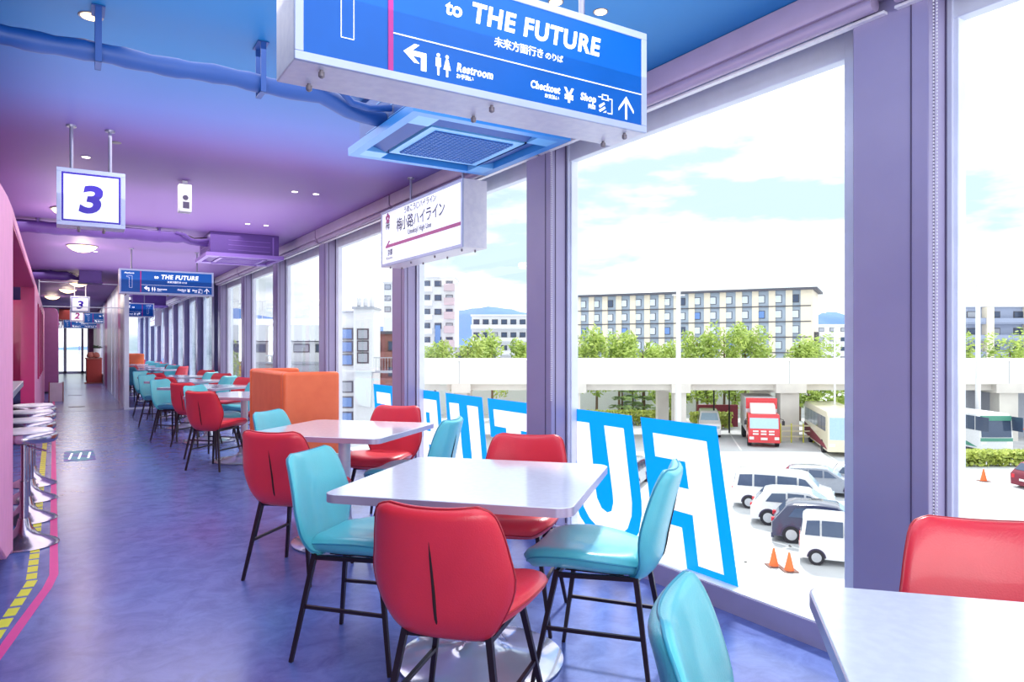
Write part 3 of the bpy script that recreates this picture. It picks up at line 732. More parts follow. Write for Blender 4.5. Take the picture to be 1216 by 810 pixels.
# ------------------------------------------------------------------ ceiling equipment
def aircon(lab, loc, m1, m2, m3, m4):
    t_ = thing('ceiling_air_conditioner', lab, 'air conditioner', loc, 0, 'cassette air conditioners under the ceiling')
    s_ = .46; z = 0
    MB().box(-.41,.41,-.41,.41,.045,HC-loc[2]).build('unit_body', m2, t_, bevel=.006)
    rib = MB()
    for k in range(3): rib.box(-.2,.3,-.413,-.41,.09+.06*k,.094+.06*k); rib.box(-.413,-.41,-.3,.3,.09+.06*k,.094+.06*k)
    rib.box(.33,.345,-.418,-.41,.05,.28)
    rib.build('body_ribs', m1, t_)
    p = MB(); p.box(-.28,.28,-.28,.28,.002,.045); rims = []
    for k in range(4):
        a = k*PI/2; c_, s2 = math.cos(a), math.sin(a)
        def R(x, y): return (x*c_-y*s2, x*s2+y*c_)
        rim = []
        rim.append([R(-s_,-s_),R(.41,-s_),R(.41,-.41),R(-s_,-.41)]); rims.extend(rim)
        for (a0,a1,b0,b1) in ((-.41,-.30,-.41,-.28),):
            q = [R(a0,b0),R(a1,b0),R(a1,b1),R(a0,b1)]
            p.prism(q,'z',0.0,.045)
    p.build('panel_frame', m1, t_)
    e = MB()
    for q in rims: e.prism(q,'z',0.0,.045)
    e.build('panel_rim', m4, t_)
    g = MB().box(-.235,.235,-.235,.235,-.002,.003)
    g.build('return_grille', m2, t_)
    gl_ = MB()
    for k in range(17):
        v = -.224+k*.028; gl_.box(-.235,.235,v,v+.006,-.006,-.002); gl_.box(v,v+.006,-.235,.235,-.006,-.002)
    gl_.build('grille_mesh', m3, t_)
    for k in range(4):
        a = k*PI/2; c_, s2 = math.cos(a), math.sin(a)
        def R3(x, y, z): return (x*c_-y*s2, x*s2+y*c_, z)
        vs = [R3(-.29,-.40,.035),R3(.29,-.40,.035),R3(.29,-.40,.04),R3(-.29,-.40,.04),R3(-.29,-.30,.005),R3(.29,-.30,.005),R3(.29,-.30,.010),R3(-.29,-.30,.010)]
        MB().add(vs,[(0,1,2,3),(7,6,5,4),(0,4,5,1),(2,6,7,3),(0,3,7,4),(1,5,6,2)]).build('louvre', m2, t_)
    for k in range(4):
        a = k*PI/2; q = (.45*(1 if k in (0,1) else -1), .45*(1 if k in (0,3) else -1))
    return t_
aircon('blue cassette air conditioner under the blue ceiling near the big sign', (1.83,3.54,2.35), M['acblue'], M['acblue2'], mat('ac_mesh_blue', (36,96,170), .5), mat('ac_rim_blue', (40,116,190), .4))
aircon('purple cassette air conditioner hanging further along by the windows', (1.86,9.7,2.35), M['acpurple'], M['acpurple2'], mat('ac_mesh_purple', (120,90,170), .5), M['acpurple'])
def duct(lab, y, x1, m, z=2.475, r=.041, xs=(.1,.78)):
    t_ = thing('insulated_pipe', lab, 'pipe', (0,0,0), 0, 'painted pipes hanging under the ceiling')
    pts = []; rr_ = []; x = -4.6
    while x < x1-.45:
        pts.append((x, y+.004*math.sin(9*x), z+.004*math.sin(13*x))); rr_.append(r+.0035*math.sin(37*x)); x += .05
    e = [(x1-.35,y,z-.0),(x1-.28,y+.02,z-.01),(x1-.2,y+.05,z-.03),(x1-.12,y+.08,z-.035),(x1+.02,y+.1,z-.035)]
    pts += e; rr_ += [r,.044,.042,.04,.04]
    MB().tube(pts, rr_, 14).build('insulation', m, t_, smooth=60)
    MB().tube([(x1-.38,y-.06,z+.05),(x1-.28,y-.07,z+.03),(x1-.2,y-.03,z-.02),(x1-.1,y+.0,z-.02),(x1+.02,y+.0,z)], .018, 8).build('small_pipe', m, t_, smooth=60)
    MB().tube([(x1-.3,y+.1,z+.08),(x1-.15,y+.12,z+.02),(x1+.02,y+.15,z+.05)], .006, 6).build('cable', M['dark'], t_)
    for q in xs:
        MB().box(q-.012,q+.012,y-.055,y+.055,z-.054,z-.049).box(q-.012,q+.012,y-.056,y-.05,z-.054,HC-.002).box(q-.012,q+.012,y+.05,y+.056,z-.054,HC-.002).box(q-.025,q+.025,y-.06,y+.06,HC-.006,HC-.002).build('pipe_strap', m, t_)
    return t_
duct('blue insulated pipe crossing the blue ceiling to the near air conditioner', 3.45, 1.39, M['acblue2'], xs=(-.9,.1,.76))
duct('purple insulated pipe leading to the far air conditioner', 9.4, 1.45, M['acpurple2'], z=2.56, r=.07, xs=(-.3,.9))
duct('thick purple duct crossing the ceiling near the end of the seating', 15.6, .3, M['acpurple2'], z=2.56, r=.085, xs=(-.3,))
jb = tag(MB().box(.14,.5,15.3,15.8,2.45,HC-.001).box(.12,.52,15.28,15.82,2.43,2.452).build('duct_box', M['acpurple2'], bevel=.005), 'purple boxed unit at the end of the thick ceiling duct', 'duct box')

def downlight(x, y, r, lab, glow='lampwhite'):
    t_ = thing('downlight', lab, 'ceiling light', (x,y,HC), 0, 'recessed round downlights')
    MB().lathe([(r*.86,-.002),(r,-.004),(r*1.08,-.001),(r*1.08,0)],n=28).build('rim', M['brass'], t_, smooth=40)
    MB().lathe([(r*.2,-.006),(r*.8,-.0055),(r*.86,-.002)],n=28).build('lens', M[glow], t_)
for x, y, r, lab, g in ((.075,3.53,.045,'round downlight in the blue ceiling above the pipe at upper left','lampglow'),(.14,3.15,.055,'round downlight at the very top edge left of the big sign','lampwhite'),
    (.1,6.16,.032,'small downlight above the near number 3 sign, left one','lampwhite'),(.27,5.62,.032,'small downlight above the near number 3 sign, right one','brass'),
    (1.735,6.53,.03,'left of two small downlights in the purple ceiling near the station board','lampwhite'),(1.93,6.53,.03,'right of two small downlights in the purple ceiling near the station board','lampwhite'),
    (1.935,8.52,.03,'right small downlight just above the purple air conditioner','lampwhite'),(1.73,8.52,.03,'left small downlight just above the purple air conditioner','lampwhite'),
    (1.69,2.375,.03,'left warm downlight peeking over the big blue sign','lampglow'),(1.9,2.345,.03,'right warm downlight peeking over the big blue sign','lampglow'),(.32,12.2,.03,'tiny downlight beside the yellow dome lamp','lampwhite')):
    downlight(x, y, r, lab, g)
def dome(x, y, r, lab):
    t_ = thing('dome_lamp', lab, 'ceiling light', (x,y,HC), 0, 'warm dome lamps along the aisle')
    MB().lathe([(r*.9,-.012),(r*1.03,-.012),(r*1.03,0)],n=32).build('rim', M['brass'], t_, smooth=40)
    MB().lathe([(r*.1,-.092),(r*.35,-.085),(r*.62,-.066),(r*.85,-.036),(r*.97,-.01)],n=32).build('glass_bowl', M['lampglow'], t_, smooth=60)
    d = bpy.data.lights.new('dome_bulb','POINT'); d.energy = 6; d.color = (1,.8,.6); d.shadow_soft_size = .1
    o = bpy.data.objects.new('dome_bulb', d); C.objects.link(o); o.location = (0,0,-.2); o.parent = t_
for x, y, lab in ((.02,8.6,'yellow dome lamp half hidden behind the near number 3 sign'),(.145,11.6,'yellow dome lamp in full view under the purple ceiling'),(.16,18.3,'yellow dome lamp just above the distant number 3 sign'),(-.05,20.6,'yellow dome lamp left of and behind the distant number 3 sign'),(-.42,23.6,'leftmost dim dome lamp at the far corridor')):
    dome(x, y, .19, lab)
sp = thing('ceiling_speaker', 'slim white box speaker hanging from the purple ceiling', 'speaker', (.83,6.62,2.385))
MB().box(-.05,.05,-.05,.05,0,.24).build('speaker_body', M['bwhite'], sp, bevel=.008)
MB().box(-.02,.02,-.02,.02,.24,.27).build('mount', M['bwhite'], sp)
MB().lathe([(.018,0),(.022,.004)],n=16).build('lens', M['groove'], sp, loc=(-.0,-.052,.12)).rotation_euler = (PI/2,0,0)
MB().box(-.02,.03,-.052,-.05,.03,.085).build('speaker_grille', M['groove'], sp)

# ------------------------------------------------------------------ far corridor furniture
rc = thing('red_stand', 'red lacquer stand in the far corridor before the doors', 'stand', (.47,27.9,0))
MB().box(0,.45,0,1.6,.04,.82).build('stand_body', M['redbox'], rc, bevel=.01)
MB().box(-.02,.46,-.02,1.62,.82,.86).build('stand_top', M['clay'], rc); MB().box(-.06,.47,-.06,.1,0,.04).build('stand_foot', M['clay'], rc)
for i, (dx, dy, r) in enumerate(((.1,.1,.10),(.28,.2,.12),(.18,.6,.12))):
    tag(MB().lathe([(.01,0),(r*.9,.03),(r,.09),(r*.7,.17),(.02,.2)],(.47+dx,27.9+dy,.86),12).build('goods_bundle', M['clay']), ('brown wrapped bundle at the left front of the red stand','brown wrapped bundle at the right front of the red stand','brown wrapped bundle at the back of the red stand')[i], 'goods', 'bundles on the red stand')
pt = thing('potted_plant', 'dark leafy potted plant standing on the red stand', 'plant', (.80,28.4,.86))
MB().lathe([(.07,0),(.10,.03),(.12,.30),(.11,.32)],n=16).build('pot', M['bwhite'], pt, smooth=40)
lf = MB()
for k in range(26):
    a = random.random()*2*PI; l = .16+.12*random.random(); e = .2+.5*random.random()
    c0 = Vector((0,0,.33)); d = Vector((math.cos(a)*math.cos(e),math.sin(a)*math.cos(e),math.sin(e))); n = d.cross(Vector((0,0,1))).normalized()*.028
    p1 = c0+d*l*.6; p2 = c0+d*l+Vector((0,0,-.03)); lf.add([c0,p1+n,p2,p1-n],[(0,1,2,3)])
lf.build('leaves', M['leafd'], pt)
fs = thing('floor_board', 'small slanted white floor board beside the pink line', 'floor sign', (-.27,19.3,0))
MB().prism([(-.16,.0),(.16,.0),(.02,.42),(-.02,.42)],'x',-.14,.14).build('board_panel', M['bwhite'], fs)
MB().prism([(-.175,.0),(-.155,.0),(.0,.44),(-.02,.44)],'x',-.145,-.125).prism([(-.175,.0),(-.155,.0),(.0,.44),(-.02,.44)],'x',.125,.145).build('board_frame', M['clay'], fs)

# ================================================================== OUTDOORS
GZ = -6.76
RZ = -YAW                                                     # the street grid runs across the camera's line of sight
def oth(name, label, cat, X, Z, z=GZ, ang=0, group=None): return thing(name, label, cat, W(X,Z,z), RZ+ang, group)
gr = struct(MB().box(-400,600,6,900,-.5,0).build('ground', M['asphalt'], loc=(0,0,GZ)))
gr.rotation_euler = (0,0,RZ)
# gap: ground plane starts outside the building, painted bay lines are part of it
def gline(a, b_, wd=.14):
    a = Vector(a); b_ = Vector(b_); d = (b_-a).normalized(); n = Vector((-d.y,d.x))*wd/2
    MB().prism([tuple(a+n),tuple(a-n),tuple(b_-n),tuple(b_+n)],'z',-.002,.006).build('painted_line', M['line'], gr)
gline((7.6,27.9),(13.5,19.6)); gline((8.6,32.4),(14.0,24.1)); gline((6.2,24.3),(11.3,28.6)); gline((17.7,54.8),(20.2,66)); gline((12.6,38.5),(17.4,31.5)); gline((25.5,50),(28.5,62)); gline((22,46.5),(24.2,56))
gline((28,44),(40,45.5)); gline((0,36),(9.5,37.5))

# ---- cars
def car(name, label, X, Z, ang, Lc, Wc, H, prof, wins, col, belt=.56, glass_segs=(), tailz=(.35,.5), group='parked cars in the lot', wheel=.31, facing=True):
    t_ = oth(name, label, 'car', X, Z, ang=ang, group=group)
    def hw(zf): return Wc/2*(1 if zf <= belt else 1-.20*(zf-belt)/(1-belt))*(1 if zf > .3 else .97)
    P = [((a-.5)*Lc, z) for a, z in prof]; n = len(P)
    ys = (-1,-.86,.86,1)
    vs = []
    for k, s_ in enumerate(ys):
        for (x, z) in P:
            inset = .05 if abs(s_) == 1 else 0
            cx = x*(1-inset*.25); cz = z*H-(inset*.8 if z > .5 else 0)
            vs.append((cx, hw(z)*s_, cz))
    fs = [(k*n+i, (k+1)*n+i, (k+1)*n+(i+1)%n, k*n+(i+1)%n) for k in range(3) for i in range(n)] + [tuple(range(n)), tuple(range(4*n-1,3*n-1,-1))]
    m_ = MB(); m_.v = vs; m_.f = fs; m_.build('body', M[col], t_, smooth=35)
    for q in wins:
        for s_ in (-1,1):
            pts = [((a-.5)*Lc*.99, z) for a, z in q]
            a_ = [(x, s_*(hw(z)+.012), z*H) for x, z in pts]; c_ = [(x, s_*(hw(z)-.03), z*H) for x, z in pts]
            k = len(pts); m_ = MB(); m_.add(a_+c_, [tuple(range(k)), tuple(range(2*k-1,k-1,-1))]+[(i,(i+1)%k,k+(i+1)%k,k+i) for i in range(k)])
            m_.build('side_window', M['carglass'], t_)
    for gi, (i, j) in enumerate(glass_segs):
        (x0, z0), (x1, z1) = P[i], P[j]
        a_ = Vector((x0,0,z0*H)); b_ = Vector((x1,0,z1*H)); u = (b_-a_); nn = Vector((-u.z,0,u.x)).normalized()
        if nn.z < 0: nn = -nn
        p0 = a_+u*.12+nn*.015; p1 = a_+u*.9+nn*.015; h0 = hw(z0)*.84; h1 = hw(z1)*.84; q0 = p0-nn*.05; q1 = p1-nn*.05
        MB().add([(p0.x,-h0,p0.z),(p0.x,h0,p0.z),(p1.x,h1,p1.z),(p1.x,-h1,p1.z),(q0.x,-h0,q0.z),(q0.x,h0,q0.z),(q1.x,h1,q1.z),(q1.x,-h1,q1.z)],[(0,1,2,3),(7,6,5,4),(0,4,5,1),(1,5,6,2),(2,6,7,3),(3,7,4,0)]).build('rear_window' if gi == 0 else 'windscreen', M['carglass'] if gi == 0 else M['screen'], t_)
    for x in (-.33*Lc, .31*Lc):
        for s_ in (-1,1):
            wv = MB(); r = wheel
            ring = [(r*math.cos(2*PI*k/24), r+r*math.sin(2*PI*k/24)) for k in range(24)]
            wv.prism([(x+a, b_) for a, b_ in ring],'y',s_*(Wc/2-.2),s_*(Wc/2+.012))
            wo_ = wv.build('wheel', M['tyre'], t_)
            MB().prism([(x+a*.62, r+(b_-r)*.62) for a, b_ in ring],'y',s_*(Wc/2+.012),s_*(Wc/2+.022)).build('hubcap', M['hub'], wo_)
            arch = MB().prism([(x+a*1.16, b_*1.0+(b_-r)*.16) for a, b_ in ring if b_ >= r*.8],'y',s_*(Wc/2-.1),s_*(Wc/2+.006)).build('wheel_arch', M['groove'], t_)
    for s_ in (-1,1):
        MB().box(-Lc/2-.015,-Lc/2+.12,s_*Wc*.36-.09*1,s_*Wc*.36+.13 if s_ > 0 else s_*Wc*.36+.09,tailz[0]*H,tailz[1]*H).build('tail_lamp', M['tail'], t_, bevel=.02)
        MB().box(Lc/2-.14,Lc/2+.008,s_*Wc*.36-.14,s_*Wc*.36+.14,.36*H,.46*H).build('headlamp', M['screen'], t_, bevel=.02)
    MB().box(-Lc/2-.02,-Lc/2+.1,-Wc*.46,Wc*.46,.10*H,.22*H).build('rear_bumper', M[col], t_, bevel=.02)
    MB().box(-Lc/2-.026,-Lc/2-.018,-.17,.17,.28*H,.36*H).build('number_plate', M['line'], t_)
    return t_
VAN = [(0,.13),(0,.5),(.015,.62),(.035,.93),(.07,.985),(.15,1),(.68,.985),(.74,.95),(.86,.62),(.97,.54),(1,.42),(1,.13)]
SUV = [(0,.16),(0,.5),(.03,.62),(.13,.93),(.2,.98),(.4,1),(.55,.97),(.73,.66),(.93,.58),(1,.42),(1,.16)]
VW1 = [[(.05,.60),(.07,.88),(.2,.9),(.2,.60)],[(.22,.60),(.22,.9),(.43,.9),(.43,.60)],[(.45,.60),(.45,.9),(.64,.88),(.64,.60)],[(.66,.60),(.66,.87),(.72,.84),(.8,.62)]]
SW1 = [[(.14,.66),(.2,.88),(.33,.9),(.33,.66)],[(.35,.66),(.35,.91),(.5,.9),(.5,.66)],[(.52,.66),(.52,.89),(.56,.87),(.66,.67)]]
dang = math.atan2(-.38,.92)
def rear(X, Z, Lc, a=dang): return X+math.cos(a)*Lc/2, Z+math.sin(a)*Lc/2
X_, Z_ = rear(10.9,26.9,3.4); car('parked_van', 'white box-shaped minivan parked nearest the two traffic cones', X_, Z_, dang, 3.4, 1.48, 1.80, VAN, VW1, 'carwhite', glass_segs=((2,3),(7,8)), tailz=(.34,.5), wheel=.28)
X_, Z_ = rear(11.0,30.0,4.5); car('parked_suv', 'dark navy SUV parked behind the white minivan', X_, Z_, dang, 4.5, 1.8, 1.62, SUV, SW1, 'cardark', glass_segs=((2,3),(6,7)), tailz=(.5,.6), wheel=.35)
X_, Z_ = rear(11.1,32.9,4.5); car('parked_suv', 'white SUV parked between the navy SUV and the long white van', X_, Z_, dang, 4.5, 1.8, 1.62, SUV, SW1, 'carwhite', glass_segs=((2,3),(6,7)), tailz=(.5,.58), wheel=.35)
X_, Z_ = rear(11.3,36.2,4.7); car('parked_van', 'long white van parked furthest back in the car row', X_, Z_, dang, 4.7, 1.75, 1.88, VAN, VW1, 'carwhite', glass_segs=((2,3),(7,8)), tailz=(.36,.56), wheel=.32)
X_, Z_ = rear(14.9,39.6,4.4); car('parked_car', 'grey car mostly hidden behind the long white van', X_, Z_, dang, 4.4, 1.75, 1.5, SUV, SW1, 'cargrey', glass_segs=((2,3),(6,7)), tailz=(.5,.6), wheel=.32)
X_, Z_ = rear(17.9,40.2,3.9); car('parked_car', 'white car with red tail lamp cut by the big column', X_, Z_, dang-.1, 3.9, 1.7, 1.5, SUV, SW1, 'carwhite', glass_segs=((2,3),(6,7)), tailz=(.45,.6), wheel=.3)
X_, Z_ = rear(28.9,41.0,4.0); car('parked_car', 'dark red car at the right edge of the view', X_, Z_, .1, 4.0, 1.7, 1.5, SUV, SW1, 'maroon', glass_segs=((2,3),(6,7)), wheel=.3)
X_, Z_ = 6.9, 41.5; car('parked_car', 'small silver car seen in the gap between letters F and U', X_, Z_, dang+PI/2, 3.8, 1.6, 1.6, VAN, VW1, 'cargrey', glass_segs=((2,3),(7,8)), wheel=.28)
X_, Z_ = 17.9, 64.6; car('parked_van', 'white van parked under the viaduct left of the red truck', X_, Z_, -1.80, 4.8, 1.9, 2.3, VAN, VW1, 'carwhite', glass_segs=((2,3),(7,8)), wheel=.34)

# ---- red truck
ta = math.atan2(-.97,-.245)
tk = oth('truck', 'red box truck with silver cargo body facing the camera', 'truck', 21.15, 60.8, ang=ta, group=None)
MB().box(-4.6,2.2,-1.22,1.22,1.0,3.75).build('cargo_body', M['alu'], tk, bevel=.04)
MB().box(2.2,2.26,-1.22,1.22,2.9,3.78).build('cargo_front', M['carred'], tk)
MB().prism([(2.35,.45),(4.5,.45),(4.52,1.5),(4.3,2.35),(4.1,2.6),(2.35,2.65)],'y',-1.2,1.2).build('cab', M['carred'], tk, bevel=.05)
MB().prism([(2.4,2.6),(4.0,2.62),(3.2,3.3),(2.4,3.4)],'y',-.95,.95).build('wind_deflector', mat('deflector', (240,214,214), .4), tk, bevel=.04)
MB().prism([(4.53,1.5),(4.33,2.32),(4.3,2.32),(4.5,1.5)],'y',-1.08,1.08).build('windscreen', M['screen'], tk)
g = MB()
for r in range(2):
    for c_ in range(3): g.box(4.52,4.545,-.85+c_*.6,-.85+c_*.6+.42,1.0+r*.22,1.12+r*.22)
g.build('grille', M['line'], tk)
for s_ in (-1,1): MB().box(4.5,4.56,s_*.95-.17,s_*.95+.17,.62,.84).build('headlamp', M['line'], tk)
MB().box(4.52,4.57,-.25,.25,.6,.78).build('number_plate', M['line'], tk); MB().box(4.45,4.58,-1.2,1.2,.38,.56).build('bumper', M['carred'], tk)
for s_ in (-1,1):
    MB().tube([(4.4,s_*1.2,2.3),(4.65,s_*1.42,2.25),(4.65,s_*1.42,1.8)],.03,6).box(4.6,4.68,s_*1.42-.1,s_*1.42+.1,1.8,2.15).build('wing_mirror', M['tyre'], tk)
for x in (3.6,-2.2,-3.3):
    for s_ in (-1,1):
        MB().prism([(x+.48*math.cos(k*PI/10),.48+.48*math.sin(k*PI/10)) for k in range(20)],'y',s_*.9,s_*1.2).build('wheel', M['tyre'], tk)
MB().box(-4.5,2.3,-.5,.5,.6,1.0).build('chassis', M['tyre'], tk)

def bus(label, X, Z, ang, cols, glassn, Lb=11, H=3.3, green=False):
    t_ = oth('bus', label, 'bus', X, Z, ang=ang)
    MB().prism([(-Lb/2,.35),(-Lb/2,H-.15),(-Lb/2+.2,H),(Lb/2-.5,H),(Lb/2-.1,H-.4),(Lb/2,1.2),(Lb/2,.35)],'y',-1.24,1.24).build('bus_body', M[cols[0]], t_, bevel=.06)
    for s_ in (-1,1):
        for k in range(6):
            x = -Lb/2+.5+k*1.6; MB().box(x,x+1.5,s_*1.25-.01,s_*1.25+.01,1.75,2.8).build('side_window', M['carglass'], t_)
        MB().prism([(-Lb/2+.02,.5),(-Lb/2+.02,1.5),(-Lb/2+2.5,1.35),(Lb/2-1.5,.8),(Lb/2-.3,.5)],'y',s_*1.255-.008,s_*1.255+.008).build('side_stripe', M[cols[1]], t_)
        for x in (-Lb/2+2.6,Lb/2-2.4): MB().prism([(x+.5*math.cos(k*PI/10),.5+.5*math.sin(k*PI/10)) for k in range(20)],'y',s_*.95,s_*1.262).build('wheel', M['tyre'], t_)
        MB().box(Lb/2-.02,Lb/2+.02,s_*.95-.2,s_*.95+.2,.75,.95).build('headlamp', M['line'], t_)
    MB().prism([(Lb/2+.01,1.25),(Lb/2-.085,H-.45),(Lb/2-.14,H-.45),(Lb/2-.05,1.25)],'y',-1.12,1.12).build('windscreen', M[glassn], t_)
    if green:
        MB().box(Lb/2-.2,Lb/2+.03,-1.1,1.1,H-.5,H-.15).build('destination_board', M['green'], t_)
        MB().box(Lb/2-.02,Lb/2+.03,-1.2,1.2,.95,1.2).build('front_band', M['green'], t_)
    return t_
bus('cream and blue coach with maroon stripe cut by the big column', 25.5, 56.6, ta, ('cream2','maroon'), 'screen')
bus('white and green bus parked behind the hedge at far right', 36.1, 57.4, ta+.25, ('bwhite','green'), 'carglass', Lb=9, H=3.0, green=True)

# ---- viaduct
vd = oth('viaduct', 'long pale concrete railway viaduct crossing behind the parking lot', 'viaduct', 0, 60)
MB().box(-9.3,90,0,9,4.85,6.9).build('parapet_beam', M['concrete'], vd)
MB().box(-9.3,90,.6,8.4,4.3,4.86).build('deck_underside', M['concrete2'], vd)
MB().box(-9.3,90,-.08,0,6.8,6.9).build('coping', M['concrete'], vd)
jn = MB()
for k in range(-2,10): jn.box(k*9.3+14.1,k*9.3+14.16,-.01,0,4.85,6.8)
jn.build('joint', M['bgrey'], vd)
for k in range(-2,8):
    x = 14.3+k*9.3; wd = .8 if k % 2 else .5
    MB().box(x-wd,x+wd,.3,1.5,0,4.4).box(x-wd,x+wd,7,8.2,0,4.4).box(x-wd*1.6,x+wd*1.6,-.06,8.6,4.1,4.9).build('pier', M['concrete2'], vd)
rl = oth('pier_guard', 'yellow and white guard rails around the pier beside the red truck', 'guard rail', 23.8, 59.3)
for k in range(3): MB().box(-1.4,1.4,-.03,.03,.45+.45*k,.57+.45*k).build('rail', M['cream2'], rl)
for x in (-1.4,-.5,.5,1.35): MB().box(x,x+.07,-.05,.05,0,1.6).build('rail_post', M['yellow'], rl)
pr = oth('pipe_railing', 'orange pipe railing below the viaduct at the right', 'railing', 38.5, 57.0)
MB().tube([(-3,0,1.0),(-2.5,0,1.5),(0,0,1.5),(.5,0,1.0)],.06,6).tube([(0,0,1.4),(4,0,1.4)],.06,6).build('rail', M['orange'], pr)
for x in (-2.5,-1.2,0,1.5,3): MB().tube([(x,0,0),(x,0,1.5)],.05,6).build('rail_post', M['orange'], pr)
wl = tag(MB().box(0,14,0,.4,0,4.2).build('dark_shutter', M['bgrey'], loc=W(37.5,63,GZ)), 'grey shuttered wall under the viaduct behind the green bus', 'wall'); wl.rotation_euler = (0,0,RZ)
def slab(name, label, cat, m, X0, X1, Z0, Z1, z0, z1): 
    o = MB().box(X0,X1,Z0,Z1,z0,z1).build(name, m, loc=(0,0,GZ)); o.rotation_euler = (0,0,RZ); return tag(o, label, cat)
slab('site_wall', 'long white plastered building wall seen under the viaduct', 'wall', M['bwhite'], -12, 36, 84, 85, 0, 5.2)
slab('low_wall', 'low maroon wall between the white van and the red truck', 'wall', M['maroon'], 18.6, 22.6, 71, 71.4, 0, 2.2)
sd = oth('site_building_door', 'grey door in the white wall under the viaduct', 'door', 13.1, 83.9)
MB().box(0,1.5,0,.1,1.2,3.0).build('door_leaf', M['bgrey'], sd); MB().box(-.06,1.56,.02,.08,1.1,3.08).build('door_frame', M['winframe'], sd)

# ---- poles
def pole(X, Z, z1, r, m, lab, base=GZ, arm=True):
    t_ = oth('utility_pole', lab, 'pole', X, Z, base, group='poles outside')
    MB().tube([(0,0,0),(0,0,z1-base)], r, 12, r2=r*.75).build('mast', m, t_, smooth=40)
    if arm:
        MB().box(-.5,.5,-.04,.04,z1-base-1.3,z1-base-1.2).box(-.35,.35,-.04,.04,z1-base-.7,z1-base-.62).build('cross_arm', m, t_)
pole(13.2,56.3,6.6,.22,M['bwhite'],'tall white pole rising in front of the long hotel', -6.76)
pole(38.4,58.5,7.0,.22,M['bwhite'],'white pole at the right in front of the balcony block', -6.76)
pole(26.6,58.5,2.8,.09,M['bwhite'],'thin white post before the right end of the hotel', -6.76)
pole(18.2,64,-1.9,.08,M['tyre'],'left thin black post under the viaduct', arm=False); pole(20.2,66,-1.9,.08,M['tyre'],'right thin black post under the viaduct', arm=False)

# ---- traffic cones
def mkcone(X, Z, lab, s_=1):
    t_ = oth('traffic_cone', lab, 'traffic cone', X, Z, group='orange traffic cones')
    MB().lathe([(.17*s_,.03),(.03*s_,.66*s_)],n=18).build('cone_body', M['cone'], t_, smooth=40)
    MB().box(-.25*s_,.25*s_,-.25*s_,.25*s_,0,.035).build('cone_foot', M['coneD'], t_)
mkcone(9.55,25.9,'left of the two orange traffic cones behind the minivan'); mkcone(9.9,25.35,'right of the two orange traffic cones behind the minivan'); mkcone(28.1,42.3,'orange traffic cone standing alone before the hedge at far right',1.1)

# ---- vegetation
def leafcloud(n, rx, ry, rz, cz, s, seed, clumps=9):
    rn = random.Random(seed); m_ = MB()
    cs = [(rn.uniform(-.6,.6)*rx, rn.uniform(-.6,.6)*ry, cz+rn.uniform(-.6,.6)*rz, rn.uniform(.35,.6)) for _ in range(clumps)]
    for i in range(n):
        c_ = cs[rn.randrange(clumps)]
        d = Vector((rn.gauss(0,1),rn.gauss(0,1),rn.gauss(0,1))).normalized()*(rn.random()**.4)
        p = Vector((c_[0]+d.x*rx*c_[3], c_[1]+d.y*ry*c_[3], c_[2]+d.z*rz*c_[3]))
        a = Vector((rn.gauss(0,1),rn.gauss(0,1),rn.gauss(0,1))).normalized(); b_ = a.orthogonal().normalized()
        a *= s*rn.uniform(.8,1.4); b_ *= s*rn.uniform(.5,1)
        m_.add([p-a,p+b_*.6,p+a,p-b_*.6],[(0,1,2,3)])
    return m_
def tree(name, lab, X, Z, h, r, mt, seed, group, n=700, pine=False):
    t_ = oth(name, lab, 'tree', X, Z, group=group)
    MB().tube([(0,0,0),(.05,0,h*.5),(0,0,h*.8)], .16, 8, r2=.05).build('trunk', M['bark'], t_, smooth=50)
    if pine:
        m_ = MB(); rn = random.Random(seed)
        for i in range(n):
            z = rn.uniform(.25,1); rad = r*(1.05-z)*rn.uniform(.3,1.2); a = rn.random()*2*PI
            zz = (round(z*6)/6*.6+z*.4)*h
            p = Vector((rad*math.cos(a), rad*math.sin(a), zz)); d = Vector((math.cos(a)*.25,math.sin(a)*.25,-.05)); b_ = Vector((-math.sin(a)*.12,math.cos(a)*.12,.05))
            m_.add([p-d,p+b_,p+d,p-b_],[(0,1,2,3)])
        m_.build('foliage', mt, t_)
    else: leafcloud(n, r, r, h*.36, h*.62, .26, seed).build('foliage', mt, t_)
hz = [(6.5,8.9),(9.3,9.3),(11.9,9.0),(14.2,8.4),(17.5,8.0),(20.6,9.6),(23,10.2),(25.6,9.4),(28.4,9.0),(31.2,9.3),(33.4,8.3),(50.5,9.4),(54,9.0),(57.5,10.2),(-8.6,7.9),(-4.8,8.9),(-2.2,8.8),(1.9,8.8)]
desc = ['leafy green tree top behind the viaduct, %s' % q for q in ('at the left end of the hotel','second from the left end of the hotel','third from the left end of the hotel','left of the tall white pole','right of the tall white pole','before the middle of the hotel','tallest before the hotel','right of the tallest one','before the right part of the hotel','before the last window columns of the hotel','smallest at the right end of the hotel','left in the right-hand window','middle in the right-hand window','rightmost in the right-hand window','beside the tall apartment tower','left below the white apartment block','right below the white apartment block','next to the column by letter T')]
for i, ((X_, h), d) in enumerate(zip(hz, desc)): tree('tree', d, X_, 77+(i%3), h*1.0+1.0, 2.3, M['leaf'], 20+i, 'trees behind the viaduct', n=1500)
pz = [(13.3,74,5.3),(16.1,74.5,5.3),(17.9,73,5.4),(20.6,75,5.2),(15.0,76,4.0),(26.5,76,5.0),(34.3,74,4.6),(37.6,74,4.8),(22.6,74,4.8)]
pd_ = ['slender tree under the viaduct, first from the left','slender tree under the viaduct, second from the left','bushy tree under the viaduct left of its pier','bushy tree under the viaduct right of its pier','low tree under the viaduct behind the slender ones','tree under the viaduct above the red truck roof','tree behind the coach, left one','tree behind the coach, right one','tree above the white van under the viaduct']
